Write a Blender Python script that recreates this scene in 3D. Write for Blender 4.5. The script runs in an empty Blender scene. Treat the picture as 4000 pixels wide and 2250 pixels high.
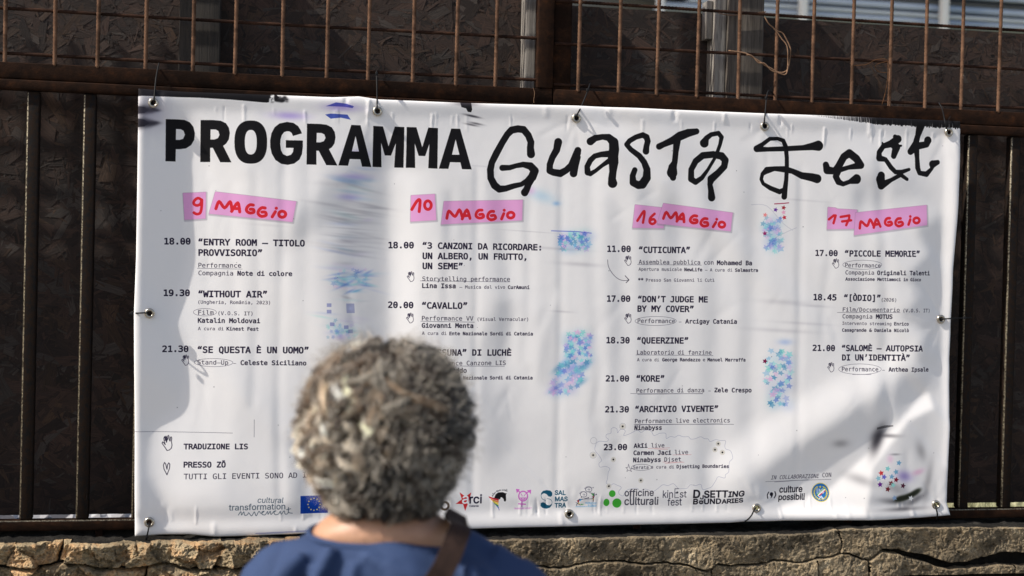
import bpy, bmesh, math, random
import numpy as np
from mathutils import Vector, Matrix
random.seed(7); RNG = np.random.default_rng(11)
S = bpy.context.scene
COL = S.collection
# ------------------------------------------------------------------ camera
CAM = np.array([0.0, -3.2931, 1.6]); YAW, PIT, ROL, FPX = 0.2046, -0.0140, 0.0237, 5556.0
cy_, sy_, cp_, sp_ = math.cos(YAW), math.sin(YAW), math.cos(PIT), math.sin(PIT)
FW = np.array([sy_*cp_, cy_*cp_, sp_]); RT0 = np.array([cy_, -sy_, 0.0]); UP0 = np.cross(RT0, FW)
RT = math.cos(ROL)*RT0 + math.sin(ROL)*UP0; UP = -math.sin(ROL)*RT0 + math.cos(ROL)*UP0
cd = bpy.data.cameras.new('camera'); cam = bpy.data.objects.new('camera', cd); COL.objects.link(cam)
cam.matrix_world = Matrix(((RT[0], UP[0], -FW[0], CAM[0]), (RT[1], UP[1], -FW[1], CAM[1]), (RT[2], UP[2], -FW[2], CAM[2]), (0, 0, 0, 1)))
cd.sensor_width = 36; cd.lens = 36*FPX/4000; cd.clip_end = 500; cd.clip_start = .05
cd.dof.use_dof = True; cd.dof.focus_distance = 3.34; cd.dof.aperture_fstop = 3.4
S.camera = cam
# ------------------------------------------------------------------ light
SUN = Vector((-0.70, -0.155, 0.69)).normalized()
w = bpy.data.worlds.new('World'); S.world = w; w.use_nodes = True
nt = w.node_tree; nt.nodes.clear()
sky = nt.nodes.new('ShaderNodeTexSky'); sky.sky_type = 'NISHITA'; sky.sun_disc = False
sky.sun_elevation = math.asin(SUN.z); sky.sun_rotation = math.atan2(SUN.x, SUN.y)
bg = nt.nodes.new('ShaderNodeBackground'); bg.inputs[1].default_value = 0.15
wo = nt.nodes.new('ShaderNodeOutputWorld'); wb = nt.nodes.new('ShaderNodeMix'); wb.data_type = 'RGBA'; wb.blend_type = 'MULTIPLY'; wb.inputs[0].default_value = 1; wb.inputs[7].default_value = (1.13, .97, .85, 1)   # the camera's white balance
nt.links.new(sky.outputs[0], wb.inputs[6]); nt.links.new(wb.outputs[2], bg.inputs[0]); nt.links.new(bg.outputs[0], wo.inputs[0])
sl = bpy.data.lights.new('sun', 'SUN'); sl.energy = 4.6; sl.angle = math.radians(0.6); sl.color = (1, .94, .84)
so = bpy.data.objects.new('sun', sl); COL.objects.link(so); so.rotation_euler = SUN.to_track_quat('Z', 'Y').to_euler()
S.view_settings.view_transform = 'Standard'; S.view_settings.look = 'None'; S.view_settings.gamma = 1
S.view_settings.exposure = 0.38
S.view_settings.use_curve_mapping = False
S.cycles.max_bounces = 6; S.cycles.use_denoising = True

# ------------------------------------------------------------------ helpers
def at(x, y, Y=0.0):
    """point of the vertical plane y=Y seen at pixel x,y of the 4000x2250 survey photo"""
    d = FW*FPX + RT*(x-2000.0) - UP*(y-1125.0)
    return CAM + d*((Y-CAM[1])/d[1])
def atd(x, y, D):
    d = FW*FPX + RT*(x-2000.0) - UP*(y-1125.0)
    return CAM + d*(D/FPX)
def toplane(P, Y=-0.03):
    P = np.asarray(P, float)
    d = FW*FPX + RT*(P[..., :1]-2000.0) - UP*(P[..., 1:2]-1125.0)
    q = CAM + d*((Y-CAM[1])/d[..., 1:2]); return q[..., [0, 2]]
def topx(X, Z, Y=-0.03):
    dx, dz = X-CAM[0], Z-CAM[2]; dy = Y-CAM[1]
    f = dx*FW[0]+dy*FW[1]+dz*FW[2]
    return 2000+FPX*(dx*RT[0]+dy*RT[1]+dz*RT[2])/f, 1125-FPX*(dx*UP[0]+dy*UP[1]+dz*UP[2])/f
def tag(o, label=None, cat=None, group=None, kind=None):
    if label: o['label'] = label
    if cat: o['category'] = cat
    if group: o['group'] = group
    if kind: o['kind'] = kind
    return o
def link(o, parent=None):
    COL.objects.link(o)
    if parent is not None: o.parent = parent
    return o
def empty(name, loc=(0, 0, 0)):
    o = bpy.data.objects.new(name, None); o.empty_display_size = .05; o.location = loc; return link(o)
def mesh(name, V, F, mat, parent=None, smooth=False):
    me = bpy.data.meshes.new(name); me.from_pydata([tuple(map(float, v)) for v in V], [], [tuple(map(int, f)) for f in F]); me.update()
    if mat: me.materials.append(mat)
    if smooth: me.polygons.foreach_set('use_smooth', [True]*len(me.polygons))
    o = bpy.data.objects.new(name, me)
    link(o)
    if parent is not None:
        o.parent = parent
        if parent.type == 'EMPTY': o.location = -Vector(parent.location)
    return o
def boxvf(x0, x1, y0, y1, z0, z1):
    V = [(x, y, z) for x in (x0, x1) for y in (y0, y1) for z in (z0, z1)]
    F = [(0, 1, 3, 2), (4, 6, 7, 5), (0, 4, 5, 1), (2, 3, 7, 6), (0, 2, 6, 4), (1, 5, 7, 3)]
    return V, F
def box(name, b, mat, parent=None, bevel=0, seg=2, sub=0, rough=0.0, seed=0):
    V, F = boxvf(*b)
    o = mesh(name, V, F, mat, parent)
    if bevel:
        bm = bmesh.new(); bm.from_mesh(o.data)
        bmesh.ops.bevel(bm, geom=list(bm.edges), offset=bevel, segments=seg, affect='EDGES', profile=.5)
        for f in bm.faces: f.smooth = True
        bm.to_mesh(o.data); bm.free()
        o.data.set_sharp_from_angle(angle=math.radians(50)) if hasattr(o.data, 'set_sharp_from_angle') else None
    return o
def tubevf(P, R, n=8, cap=True):
    P = [Vector(p) for p in P]; V = []; F = []
    if not hasattr(R, '__len__'): R = [R]*len(P)
    t0 = (P[1]-P[0]).normalized(); a = t0.orthogonal().normalized()
    for i, p in enumerate(P):
        t = (P[min(i+1, len(P)-1)]-P[max(i-1, 0)]).normalized()
        a = (a - t*a.dot(t)).normalized(); b = t.cross(a)
        for k in range(n):
            th = 2*math.pi*k/n; V.append(p + (a*math.cos(th)+b*math.sin(th))*R[i])
    for i in range(len(P)-1):
        for k in range(n):
            F.append((i*n+k, i*n+(k+1) % n, (i+1)*n+(k+1) % n, (i+1)*n+k))
    if cap: F.append(tuple(range(n-1, -1, -1))); F.append(tuple((len(P)-1)*n+k for k in range(n)))
    return V, F
def tube(name, P, R, mat, parent=None, n=8): 
    V, F = tubevf(P, R, n); return mesh(name, V, F, mat, parent, True)
def smoothpath(P, k=5):
    P = [Vector(p) for p in P]; Q = []
    for i in range(len(P)-1):
        p0, p1, p2, p3 = P[max(i-1, 0)], P[i], P[i+1], P[min(i+2, len(P)-1)]
        for j in range(k):
            t = j/k; Q.append(.5*((2*p1)+(p2-p0)*t+(2*p0-5*p1+4*p2-p3)*t*t+(3*p1-p0-3*p2+p3)*t**3))
    Q.append(P[-1]); return Q
def merge(parts):
    V = []; F = []
    for v, f in parts:
        n = len(V); V += list(v); F += [tuple(i+n for i in q) for q in f]
    return V, F
def noise2(u, v, seed=0, octs=4, pers=.5):
    """smooth value noise on arrays"""
    r = np.random.default_rng(seed); out = 0; amp = 1; tot = 0
    for o in range(octs):
        T = r.random((64, 64)); x = u*(2**o)+r.random()*17; y = v*(2**o)+r.random()*17
        xi = np.floor(x).astype(int); yi = np.floor(y).astype(int); fx = x-xi; fy = y-yi
        fx = fx*fx*(3-2*fx); fy = fy*fy*(3-2*fy)
        a = T[xi % 64, yi % 64]; b = T[(xi+1) % 64, yi % 64]; c = T[xi % 64, (yi+1) % 64]; d = T[(xi+1) % 64, (yi+1) % 64]
        out = out+amp*((a*(1-fx)+b*fx)*(1-fy)+(c*(1-fx)+d*fx)*fy-.5)*2; tot += amp; amp *= pers
    return out/tot
def blur(A, s):
    """gaussian blur by fft (edge padded)"""
    p = int(3*s)+2; B = np.pad(A, p, mode='edge')
    fy = np.fft.fftfreq(B.shape[0])[:, None]; fx = np.fft.rfftfreq(B.shape[1])[None]
    B = np.fft.irfft2(np.fft.rfft2(B)*np.exp(-2*(math.pi*s)**2*(fx*fx+fy*fy)), s=B.shape)
    return B[p:-p, p:-p]
# ------------------------------------------------------------------ material helper
class M:
    def __init__(s, name):
        s.m = bpy.data.materials.new(name); s.m.use_nodes = True; s.t = s.m.node_tree; s.t.nodes.clear()
        s.out = s.n('ShaderNodeOutputMaterial'); s.b = s.n('ShaderNodeBsdfPrincipled'); s.l(s.b.outputs[0], s.out.inputs[0])
    def n(s, ty, **k):
        q = s.t.nodes.new(ty)
        for a, v in k.items(): setattr(q, a, v)
        return q
    def l(s, a, b): s.t.links.new(a, b)
    def coord(s, scale=(1, 1, 1), rot=(0, 0, 0), kind='Object'):
        c = s.n('ShaderNodeTexCoord'); m = s.n('ShaderNodeMapping'); m.inputs['Scale'].default_value = scale; m.inputs['Rotation'].default_value = rot
        s.l(c.outputs[kind], m.inputs[0]); return m.outputs[0]
    def noise(s, vec, scale, detail=4, rough=.6, dist=0):
        q = s.n('ShaderNodeTexNoise'); q.inputs['Scale'].default_value = scale; q.inputs['Detail'].default_value = detail
        q.inputs['Roughness'].default_value = rough; q.inputs['Distortion'].default_value = dist; s.l(vec, q.inputs['Vector']); return q.outputs[0]
    def ramp(s, f, *st):
        q = s.n('ShaderNodeValToRGB'); e = q.color_ramp.elements
        while len(e) < len(st): e.new(.5)
        for i, (p, c) in enumerate(st): e[i].position = p; e[i].color = (*c, 1) if len(c) == 3 else c
        s.l(f, q.inputs[0]); return q.outputs[0]
    def mix(s, f, a, b, mode='MIX'):
        q = s.n('ShaderNodeMix', data_type='RGBA', blend_type=mode)
        for i, v in ((0, f), (6, a), (7, b)):
            if isinstance(v, (int, float)): q.inputs[i].default_value = v
            elif isinstance(v, tuple): q.inputs[i].default_value = (*v, 1)
            else: s.l(v, q.inputs[i])
        return q.outputs[2]
    def bump(s, h, strength=.5, dist=.001, prev=None):
        q = s.n('ShaderNodeBump'); q.inputs['Strength'].default_value = strength; q.inputs['Distance'].default_value = dist
        s.l(h, q.inputs['Height'])
        if prev: s.l(prev, q.inputs['Normal'])
        s.l(q.outputs[0], s.b.inputs['Normal']); return q.outputs[0]
    def col(s, c):
        if isinstance(c, tuple): s.b.inputs['Base Color'].default_value = (*c, 1)
        else: s.l(c, s.b.inputs['Base Color'])
        return s
    def set(s, **k):
        for a, v in k.items(): s.b.inputs[a.replace('_', ' ')].default_value = v
        return s
# ------------------------------------------------------------------ letter outlines (advance:contours, 500 units per em)
MONO = {
 '&': '215:95 158 168 61 178 82 181 113 181 131 180 132 209 132 209 126 207 99 202 76 194 57 183 40 213 0 175 0 162 19 147 8 131 1 115 -4 97 -5 62 1 34 18 16 45 10 77 13 100 22 122 37 141 58 159 45 184 41 208 45 232 58 249 79 261 106 265 129 263 152 256 152 225 131 235 108 238 93 236 81 230 74 221 72 209 77 187;72 140 58 127 48 113 43 98 41 83 45 59 58 39 78 26 102 22 118 24 133 30 141 35 147 39',
 '(': '215:154 271 134 231 120 191 111 152 108 112 111 72 120 33 134 -7 154 -47 126 -47 103 -6 87 34 77 73 74 112 77 151 87 190 103 230 126 271',
 ')': '215:61 271 88 271 111 230 128 190 137 151 140 112 137 73 128 33 111 -6 88 -47 61 -47 81 -7 95 33 104 72 107 112 104 152 95 191 81 231',
 '*': '215:186 217 123 183 186 149 176 132 117 168 117 102 97 102 97 168 39 132 29 149 91 183 29 217 39 234 97 199 97 265 117 265 117 199 176 234',
 ',': '215:87 53 131 53 131 17 97 -50 70 -50 87 17',
 '.': '215:85 53 129 53 129 0 85 0',
 '/': '215:155 260 188 260 51 -33 18 -33',
 '0': '215:84 131 86 139 91 147 98 152 107 154 116 152 124 147 129 139 131 131 129 122 124 114 116 109 107 107 98 109 91 114 86 121;107 237 86 230 71 210 62 177 58 130 62 83 71 49 86 29 107 23 129 29 144 49 153 83 156 130 153 177 144 210 129 230;107 265 144 256 170 231 186 188 192 130 186 71 170 29 144 3 107 -5 71 3 44 29 28 71 23 130 28 188 44 231 71 256',
 '1': '215:47 30 102 30 102 228 43 215 43 247 101 260 136 260 136 30 190 30 190 0 47 0',
 '2': '215:65 30 184 30 184 0 26 0 26 30 83 90 117 127 140 162 145 175 147 189 143 208 134 223 119 232 99 235 65 229 29 212 29 247 64 260 98 265 132 260 159 244 177 221 183 191 181 174 175 158 165 140 150 121 121 89',
 '3': '215:135 139 158 130 174 115 184 96 188 72 182 40 164 15 135 0 97 -5 60 -2 24 8 24 43 59 29 93 25 119 28 138 38 149 54 153 75 149 96 138 111 119 121 96 124 69 124 69 153 96 153 117 156 133 164 144 177 147 194 144 211 134 224 119 232 98 235 66 232 32 221 32 253 69 262 98 265 133 260 159 246 176 223 182 195 179 175 170 159 155 147',
 '4': '215:128 228 46 91 128 91;122 260 163 260 163 91 198 91 198 62 163 62 163 0 128 0 128 62 18 62 18 95',
 '5': '215:36 260 168 260 168 230 68 230 68 166 83 171 98 172 135 166 162 148 180 120 186 83 180 47 161 19 132 1 93 -5 56 -2 25 6 25 42 57 29 90 25 116 28 135 40 147 58 151 83 147 108 134 127 115 138 89 142 62 139 36 129',
 '6': '215:173 254 173 222 149 232 123 235 94 229 73 210 60 179 56 136 66 151 79 163 95 170 113 172 146 166 171 149 186 121 192 83 186 46 170 18 145 1 111 -5 71 3 44 27 28 69 23 130 29 188 48 230 79 256 122 265 148 262;110 144 90 140 75 128 65 109 62 83 65 58 75 39 90 27 110 22 130 26 145 38 154 57 157 83 154 110 145 129 130 140',
 '7': '215:24 260 188 260 188 245 95 0 58 0 149 230 24 230',
 '8': '215:107 123 86 120 71 110 61 94 58 73 61 52 71 36 87 26 107 22 128 26 144 36 153 52 157 73 153 94 144 110 128 120;77 138 57 146 42 159 32 177 29 197 34 225 50 246 75 260 107 265 140 260 165 246 180 225 186 197 183 177 173 159 158 146 138 138 161 129 178 115 188 95 192 70 186 38 169 15 143 0 107 -5 72 0 45 15 28 38 23 69 26 95 37 115 54 129;64 194 67 176 75 162 89 154 107 151 126 154 140 162 148 176 151 194 148 213 140 226 126 235 107 237 89 235 75 226 67 213',
 '9': '215:104 115 124 119 139 131 149 151 152 176 149 202 139 221 124 233 104 237 83 233 69 222 60 203 57 176 60 150 69 131 83 119;41 5 41 38 64 28 90 25 120 31 141 50 154 81 158 124 148 108 135 97 119 90 101 88 68 94 43 111 27 139 22 177 27 214 43 242 69 259 103 265 142 256 169 232 185 190 190 130 184 72 165 30 134 4 92 -5 66 -2',
 ':': '215:85 185 129 185 129 132 85 132;85 53 129 53 129 0 85 0',
 'A': '215:107 229 70 96 144 96;86 260 129 260 208 0 172 0 153 68 62 68 43 0 6 0',
 'B': '215:64 124 64 29 106 29 132 32 150 40 159 54 163 75 159 97 149 112 131 121 106 124;64 231 64 153 105 153 127 155 142 162 151 175 153 194 151 211 142 222 127 229 105 231;29 260 106 260 141 256 167 243 183 222 189 194 186 173 177 156 163 145 143 139 166 132 183 117 194 97 198 71 192 40 175 18 146 5 106 0 29 0',
 'C': '215:187 9 159 -1 129 -5 85 4 52 30 31 73 24 130 31 186 52 229 85 256 129 265 159 261 187 250 187 214 159 231 129 236 99 229 78 210 65 176 61 130 65 83 78 50 99 30 129 24 159 29 187 45',
 'D': '215:76 29 114 34 138 51 151 81 155 130 151 178 138 209 114 226 76 231 59 231 59 29;77 260 128 252 164 228 185 188 193 130 185 72 164 32 128 8 77 0 24 0 24 260',
 'E': '215:34 260 189 260 189 230 69 230 69 153 183 153 183 124 69 124 69 30 192 30 192 0 34 0',
 'F': '215:41 260 194 260 194 230 76 230 76 154 183 154 183 124 76 124 76 0 41 0',
 'G': '215:192 21 177 10 160 2 142 -3 122 -5 78 4 45 30 25 73 18 130 25 186 46 229 79 256 123 265 154 260 183 246 183 210 169 222 154 230 139 234 123 236 93 229 72 210 59 176 54 130 59 83 71 50 92 30 122 24 143 26 159 35 159 104 121 104 121 133 192 133',
 'H': '215:24 260 59 260 59 153 155 153 155 260 191 260 191 0 155 0 155 124 59 124 59 0 24 0',
 'I': '215:35 260 179 260 179 230 125 230 125 30 179 30 179 0 35 0 35 30 89 30 89 230 35 230',
 'J': '215:19 11 19 52 35 39 52 31 69 25 87 24 108 27 121 36 129 55 131 85 131 230 65 230 65 260 166 260 166 85 162 43 148 15 124 0 87 -5 53 -1',
 'K': '215:24 260 59 260 59 144 169 260 210 260 109 154 213 0 171 0 86 130 59 102 59 0 24 0',
 'L': '215:37 260 73 260 73 30 198 30 198 0 37 0',
 'M': '215:15 260 62 260 107 128 152 260 199 260 199 0 167 0 167 230 120 93 94 93 47 230 47 0 15 0',
 'N': '215:24 260 69 260 157 46 157 260 190 260 190 0 146 0 58 214 58 0 24 0',
 'O': '215:158 130 155 179 146 212 130 230 107 236 84 230 69 212 60 179 57 130 60 81 69 48 84 30 107 24 130 30 146 48 155 81;194 130 189 70 173 28 146 3 107 -5 69 3 42 28 26 70 20 130 26 189 42 231 69 256 107 265 146 256 173 231 189 189',
 'P': '215:69 231 69 133 110 133 132 137 148 146 158 162 162 182 159 203 148 218 132 228 110 231;34 260 110 260 148 255 176 240 193 216 199 182 193 149 176 124 149 109 110 104 69 104 69 0 34 0',
 'Q': '215:114 -5 111 -5 107 -5 69 3 42 28 26 70 20 130 26 189 42 231 69 256 107 265 146 256 173 231 189 189 194 130 191 84 182 47 167 21 146 3 181 -30 155 -47;158 130 155 179 146 212 130 230 107 236 84 230 69 212 60 179 57 130 60 81 69 48 84 30 107 24 130 30 146 48 155 81',
 'R': '215:132 123 145 118 155 110 166 95 179 71 215 0 177 0 146 66 133 89 122 102 109 108 94 110 60 110 60 0 25 0 25 260 97 260 135 255 163 241 180 217 186 185 182 161 172 143 155 130;60 231 60 139 99 139 121 142 136 150 146 164 149 185 145 205 136 219 119 228 97 231',
 'S': '215:176 251 176 215 144 231 112 236 89 233 72 224 61 211 58 193 60 178 67 167 81 159 103 152 121 148 153 137 174 121 187 99 191 71 185 38 168 14 140 0 101 -5 65 -1 28 11 28 48 65 29 101 24 125 26 143 35 154 50 158 69 155 86 147 99 133 108 112 114 93 119 62 129 41 143 28 163 24 188 30 219 48 244 75 259 110 265 141 261',
 'T': '215:8 260 206 260 206 230 125 230 125 0 90 0 90 230 8 230',
 'U': '215:26 100 26 260 61 260 61 84 62 57 66 44 72 35 82 29 93 25 107 24 121 25 133 29 142 35 149 44 153 57 154 83 154 260 189 260 189 100 188 66 184 43 177 28 167 15 154 6 140 0 107 -5 74 0 60 6 48 15 37 28 31 43 27 66',
 'V': '215:107 30 168 260 205 260 129 0 86 0 10 260 46 260',
 'W': '215:0 260 34 260 59 49 89 189 126 189 155 49 180 260 215 260 176 0 143 0 107 154 72 0 39 0',
 'Y': '215:6 260 44 260 107 145 170 260 208 260 125 117 125 0 89 0 89 117',
 'Z': '215:31 260 200 260 200 233 64 30 204 30 204 0 27 0 27 27 159 230 31 230',
 '[': '215:81 271 154 271 154 246 113 246 113 -22 154 -22 154 -47 81 -47',
 ']': '215:134 271 134 -47 60 -47 60 -22 102 -22 102 246 60 246 60 271',
 'a': '215:122 98 112 98 87 96 69 88 59 76 55 59 58 43 66 32 78 24 95 22 119 26 137 40 148 62 152 91 152 98;184 111 184 0 152 0 152 29 141 14 126 3 109 -3 88 -5 62 -1 41 12 28 31 23 57 29 85 45 106 72 119 109 123 152 123 152 128 149 148 140 162 125 170 103 173 70 168 37 154 37 186 71 196 103 200 126 198 144 193 160 184 172 171 182 150',
 'b': '215:160 97 157 130 148 154 133 168 113 173 92 168 78 153 69 130 66 97 69 65 78 41 92 27 113 22 133 27 148 41 157 65;66 170 75 183 87 192 101 198 118 200 149 193 173 173 189 140 194 98 189 55 173 22 149 2 118 -5 101 -3 87 3 75 12 66 25 66 0 34 0 34 271 66 271',
 'c': '215:185 10 158 -1 130 -5 90 2 59 22 40 54 34 97 40 140 59 173 90 193 130 200 158 196 185 185 185 151 159 167 130 173 104 168 84 153 72 129 68 97 72 65 84 42 104 27 130 22 160 27 185 43',
 'd': '215:149 170 149 271 181 271 181 0 149 0 149 25 140 12 128 3 114 -3 97 -5 66 2 42 22 26 55 21 98 27 140 42 173 66 193 97 200 114 198 128 192 140 183;55 97 58 65 67 41 82 27 102 22 122 27 137 41 146 65 149 97 146 130 137 153 122 168 102 173 82 168 67 154 58 130',
 'e': '215:194 106 194 90 55 90 55 89 59 61 71 40 92 26 118 22 150 27 186 42 186 10 151 -1 118 -5 78 2 47 22 28 55 21 97 28 139 46 172 76 193 113 200 147 193 172 174 188 145;162 115 158 140 148 158 133 169 112 173 91 169 74 157 62 139 56 115',
 'f': '215:185 271 185 244 149 244 134 242 125 237 120 227 118 212 118 195 185 195 185 170 118 170 118 0 86 0 86 170 34 170 34 195 86 195 86 209 90 236 101 256 120 267 147 271',
 'g': '215:149 99 146 131 138 154 123 168 103 173 83 168 68 154 58 131 55 99 58 67 68 44 83 30 104 25 123 30 138 44 146 67;181 13 176 -26 161 -54 135 -71 100 -77 72 -74 43 -67 43 -35 74 -47 100 -51 122 -47 138 -37 146 -19 149 8 149 9 149 31 140 17 128 7 114 1 96 -1 66 5 42 26 27 58 21 99 27 140 42 172 66 193 96 200 114 198 128 192 140 183 149 169 149 194 181 194',
 'h': '215:183 121 183 0 151 0 151 121 148 144 142 159 130 169 113 172 93 168 78 156 69 137 66 110 66 0 34 0 34 271 66 271 66 166 76 180 89 191 105 198 124 200 150 195 168 180 179 155',
 'i': '215:45 195 127 195 127 25 190 25 190 0 31 0 31 25 95 25 95 170 45 170;95 271 127 271 127 230 95 230',
 'j': '215:104 -3 104 170 49 170 49 195 136 195 136 -3 133 -34 121 -56 102 -70 77 -74 32 -74 32 -47 73 -47 87 -44 97 -36 102 -23;104 271 136 271 136 230 104 230',
 'k': '215:41 271 74 271 74 114 158 195 197 195 120 122 209 0 170 0 98 101 74 78 74 0 41 0',
 'l': '215:111 71 113 52 119 38 129 30 143 27 180 27 180 0 139 0 114 5 95 18 83 41 79 71 79 248 28 248 28 273 111 273',
 'm': '215:118 175 124 186 133 194 143 198 155 200 175 195 188 181 195 155 198 113 198 0 168 0 168 112 167 145 164 163 157 170 147 173 135 170 128 162 124 144 123 112 123 0 93 0 93 112 92 145 89 163 82 170 71 173 60 170 53 162 49 144 48 112 48 0 19 0 19 195 48 195 48 178 62 194 82 200 94 198 104 194 112 186',
 'n': '215:183 121 183 0 151 0 151 121 148 144 142 159 130 169 113 172 93 168 78 156 69 137 66 110 66 0 34 0 34 195 66 195 66 166 76 180 89 191 105 198 124 200 150 195 168 180 179 155',
 'o': '215:107 173 86 168 70 154 61 130 58 97 61 65 70 41 86 27 107 22 129 27 144 41 154 65 157 97 154 130 144 154 129 168;107 200 143 193 169 173 185 141 191 97 185 53 169 21 143 2 107 -5 71 2 45 21 29 53 24 97 29 141 45 173 71 193',
 'p': '215:65 25 65 -74 33 -74 33 195 65 195 65 170 75 183 87 192 101 198 117 200 149 193 173 172 188 140 193 97 188 54 173 22 149 2 117 -5 101 -3 86 3 74 12;159 97 156 130 148 154 133 168 113 173 92 168 77 153 68 130 65 97 68 65 77 41 92 27 113 22 133 27 148 41 156 65',
 'r': '215:201 155 180 166 157 170 130 165 111 151 99 128 95 97 95 0 63 0 63 195 95 195 95 157 105 175 120 189 138 197 159 200 181 197 201 188',
 's': '215:169 188 169 157 142 169 113 173 94 171 81 166 73 157 70 144 72 133 78 125 92 118 118 112 131 110 152 103 167 92 176 76 179 56 174 31 159 11 134 -1 102 -5 71 -2 37 7 37 40 71 26 102 22 121 24 135 30 144 41 147 54 136 73 104 85 103 86 91 88 67 95 50 106 41 121 38 141 43 166 57 184 80 196 111 200 141 197',
 't': '215:107 250 107 195 180 195 180 170 107 170 107 64 109 46 115 34 126 28 144 26 180 26 180 0 140 0 110 4 90 14 79 34 75 64 75 170 23 170 23 195 75 195 75 250',
 'u': '215:34 74 34 195 66 195 66 74 68 51 75 35 87 26 104 23 124 27 139 39 148 58 151 84 151 195 183 195 183 0 151 0 151 29 141 14 128 4 112 -3 93 -5 67 0 49 15 38 39',
 'v': '215:17 195 51 195 107 31 164 195 197 195 128 0 87 0',
 'w': '215:0 195 32 195 66 37 93 138 121 138 149 37 183 195 215 195 169 0 138 0 107 107 76 0 46 0',
 'y': '215:149 63 129 9 106 -47 97 -59 86 -67 73 -72 58 -74 32 -74 32 -47 51 -47 64 -45 73 -39 82 -25 93 3 18 195 52 195 110 42 167 195 201 195',
 'z': '215:40 195 181 195 181 166 69 26 181 26 181 0 35 0 35 30 147 170 40 170',
 'À': '215:107 229 70 96 144 96;86 260 129 260 208 0 172 0 153 68 62 68 43 0 6 0;98 331 132 285 105 285 66 331',
 'È': '215:34 260 189 260 189 230 69 230 69 153 183 153 183 124 69 124 69 30 192 30 192 0 34 0;101 331 135 285 108 285 69 331',
 'Ò': '215:158 130 155 179 146 212 130 230 107 236 84 230 69 212 60 179 57 130 60 81 69 48 84 30 107 24 130 30 146 48 155 81;194 130 189 70 173 28 146 3 107 -5 69 3 42 28 26 70 20 130 26 189 42 231 69 256 107 265 146 256 173 231 189 189;98 331 132 285 105 285 66 331',
 'â': '215:122 98 112 98 87 96 69 88 59 76 55 59 58 43 66 32 78 24 95 22 119 26 137 40 148 62 152 91 152 98;184 111 184 0 152 0 152 29 141 14 126 3 109 -3 88 -5 62 -1 41 12 28 31 23 57 29 85 45 106 72 119 109 123 152 123 152 128 149 148 140 162 125 170 103 173 70 168 37 154 37 186 71 196 103 200 126 198 144 193 160 184 172 171 182 150;95 285 120 285 163 220 139 220 107 262 76 220 52 220',
 'ì': '215:45 195 127 195 127 25 190 25 190 0 31 0 31 25 95 25 95 170 45 170;83 285 132 220 105 220 49 285',
 'í': '215:45 195 127 195 127 25 190 25 190 0 31 0 31 25 95 25 95 170 45 170;132 285 166 285 110 220 83 220',
 'ï': '215:45 195 127 195 127 25 190 25 190 0 31 0 31 25 95 25 95 170 45 170;60 270 95 270 95 235 60 235;128 270 163 270 163 235 128 235',
 'ò': '215:107 173 86 168 70 154 61 130 58 97 61 65 70 41 86 27 107 22 129 27 144 41 154 65 157 97 154 130 144 154 129 168;107 200 143 193 169 173 185 141 191 97 185 53 169 21 143 2 107 -5 71 2 45 21 29 53 24 97 29 141 45 173 71 193;83 285 132 220 105 220 49 285',
 'Ō': '215:55 320 159 320 159 295 55 295;158 130 155 179 146 212 130 230 107 236 84 230 69 212 60 179 57 130 60 81 69 48 84 30 107 24 130 30 146 48 155 81;194 130 189 70 173 28 146 3 107 -5 69 3 42 28 26 70 20 130 26 189 42 231 69 256 107 265 146 256 173 231 189 189',
 '–': '215:0 110 215 110 215 86 0 86',
 '’': '215:98 271 142 271 142 235 107 168 81 168 98 235',
 '“': '215:161 168 117 168 117 204 151 271 178 271 161 204;81 168 37 168 37 204 71 271 98 271 81 204',
 '”': '215:134 271 178 271 178 235 143 168 117 168 134 235;54 271 98 271 98 235 64 168 37 168 54 235',
}
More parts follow.
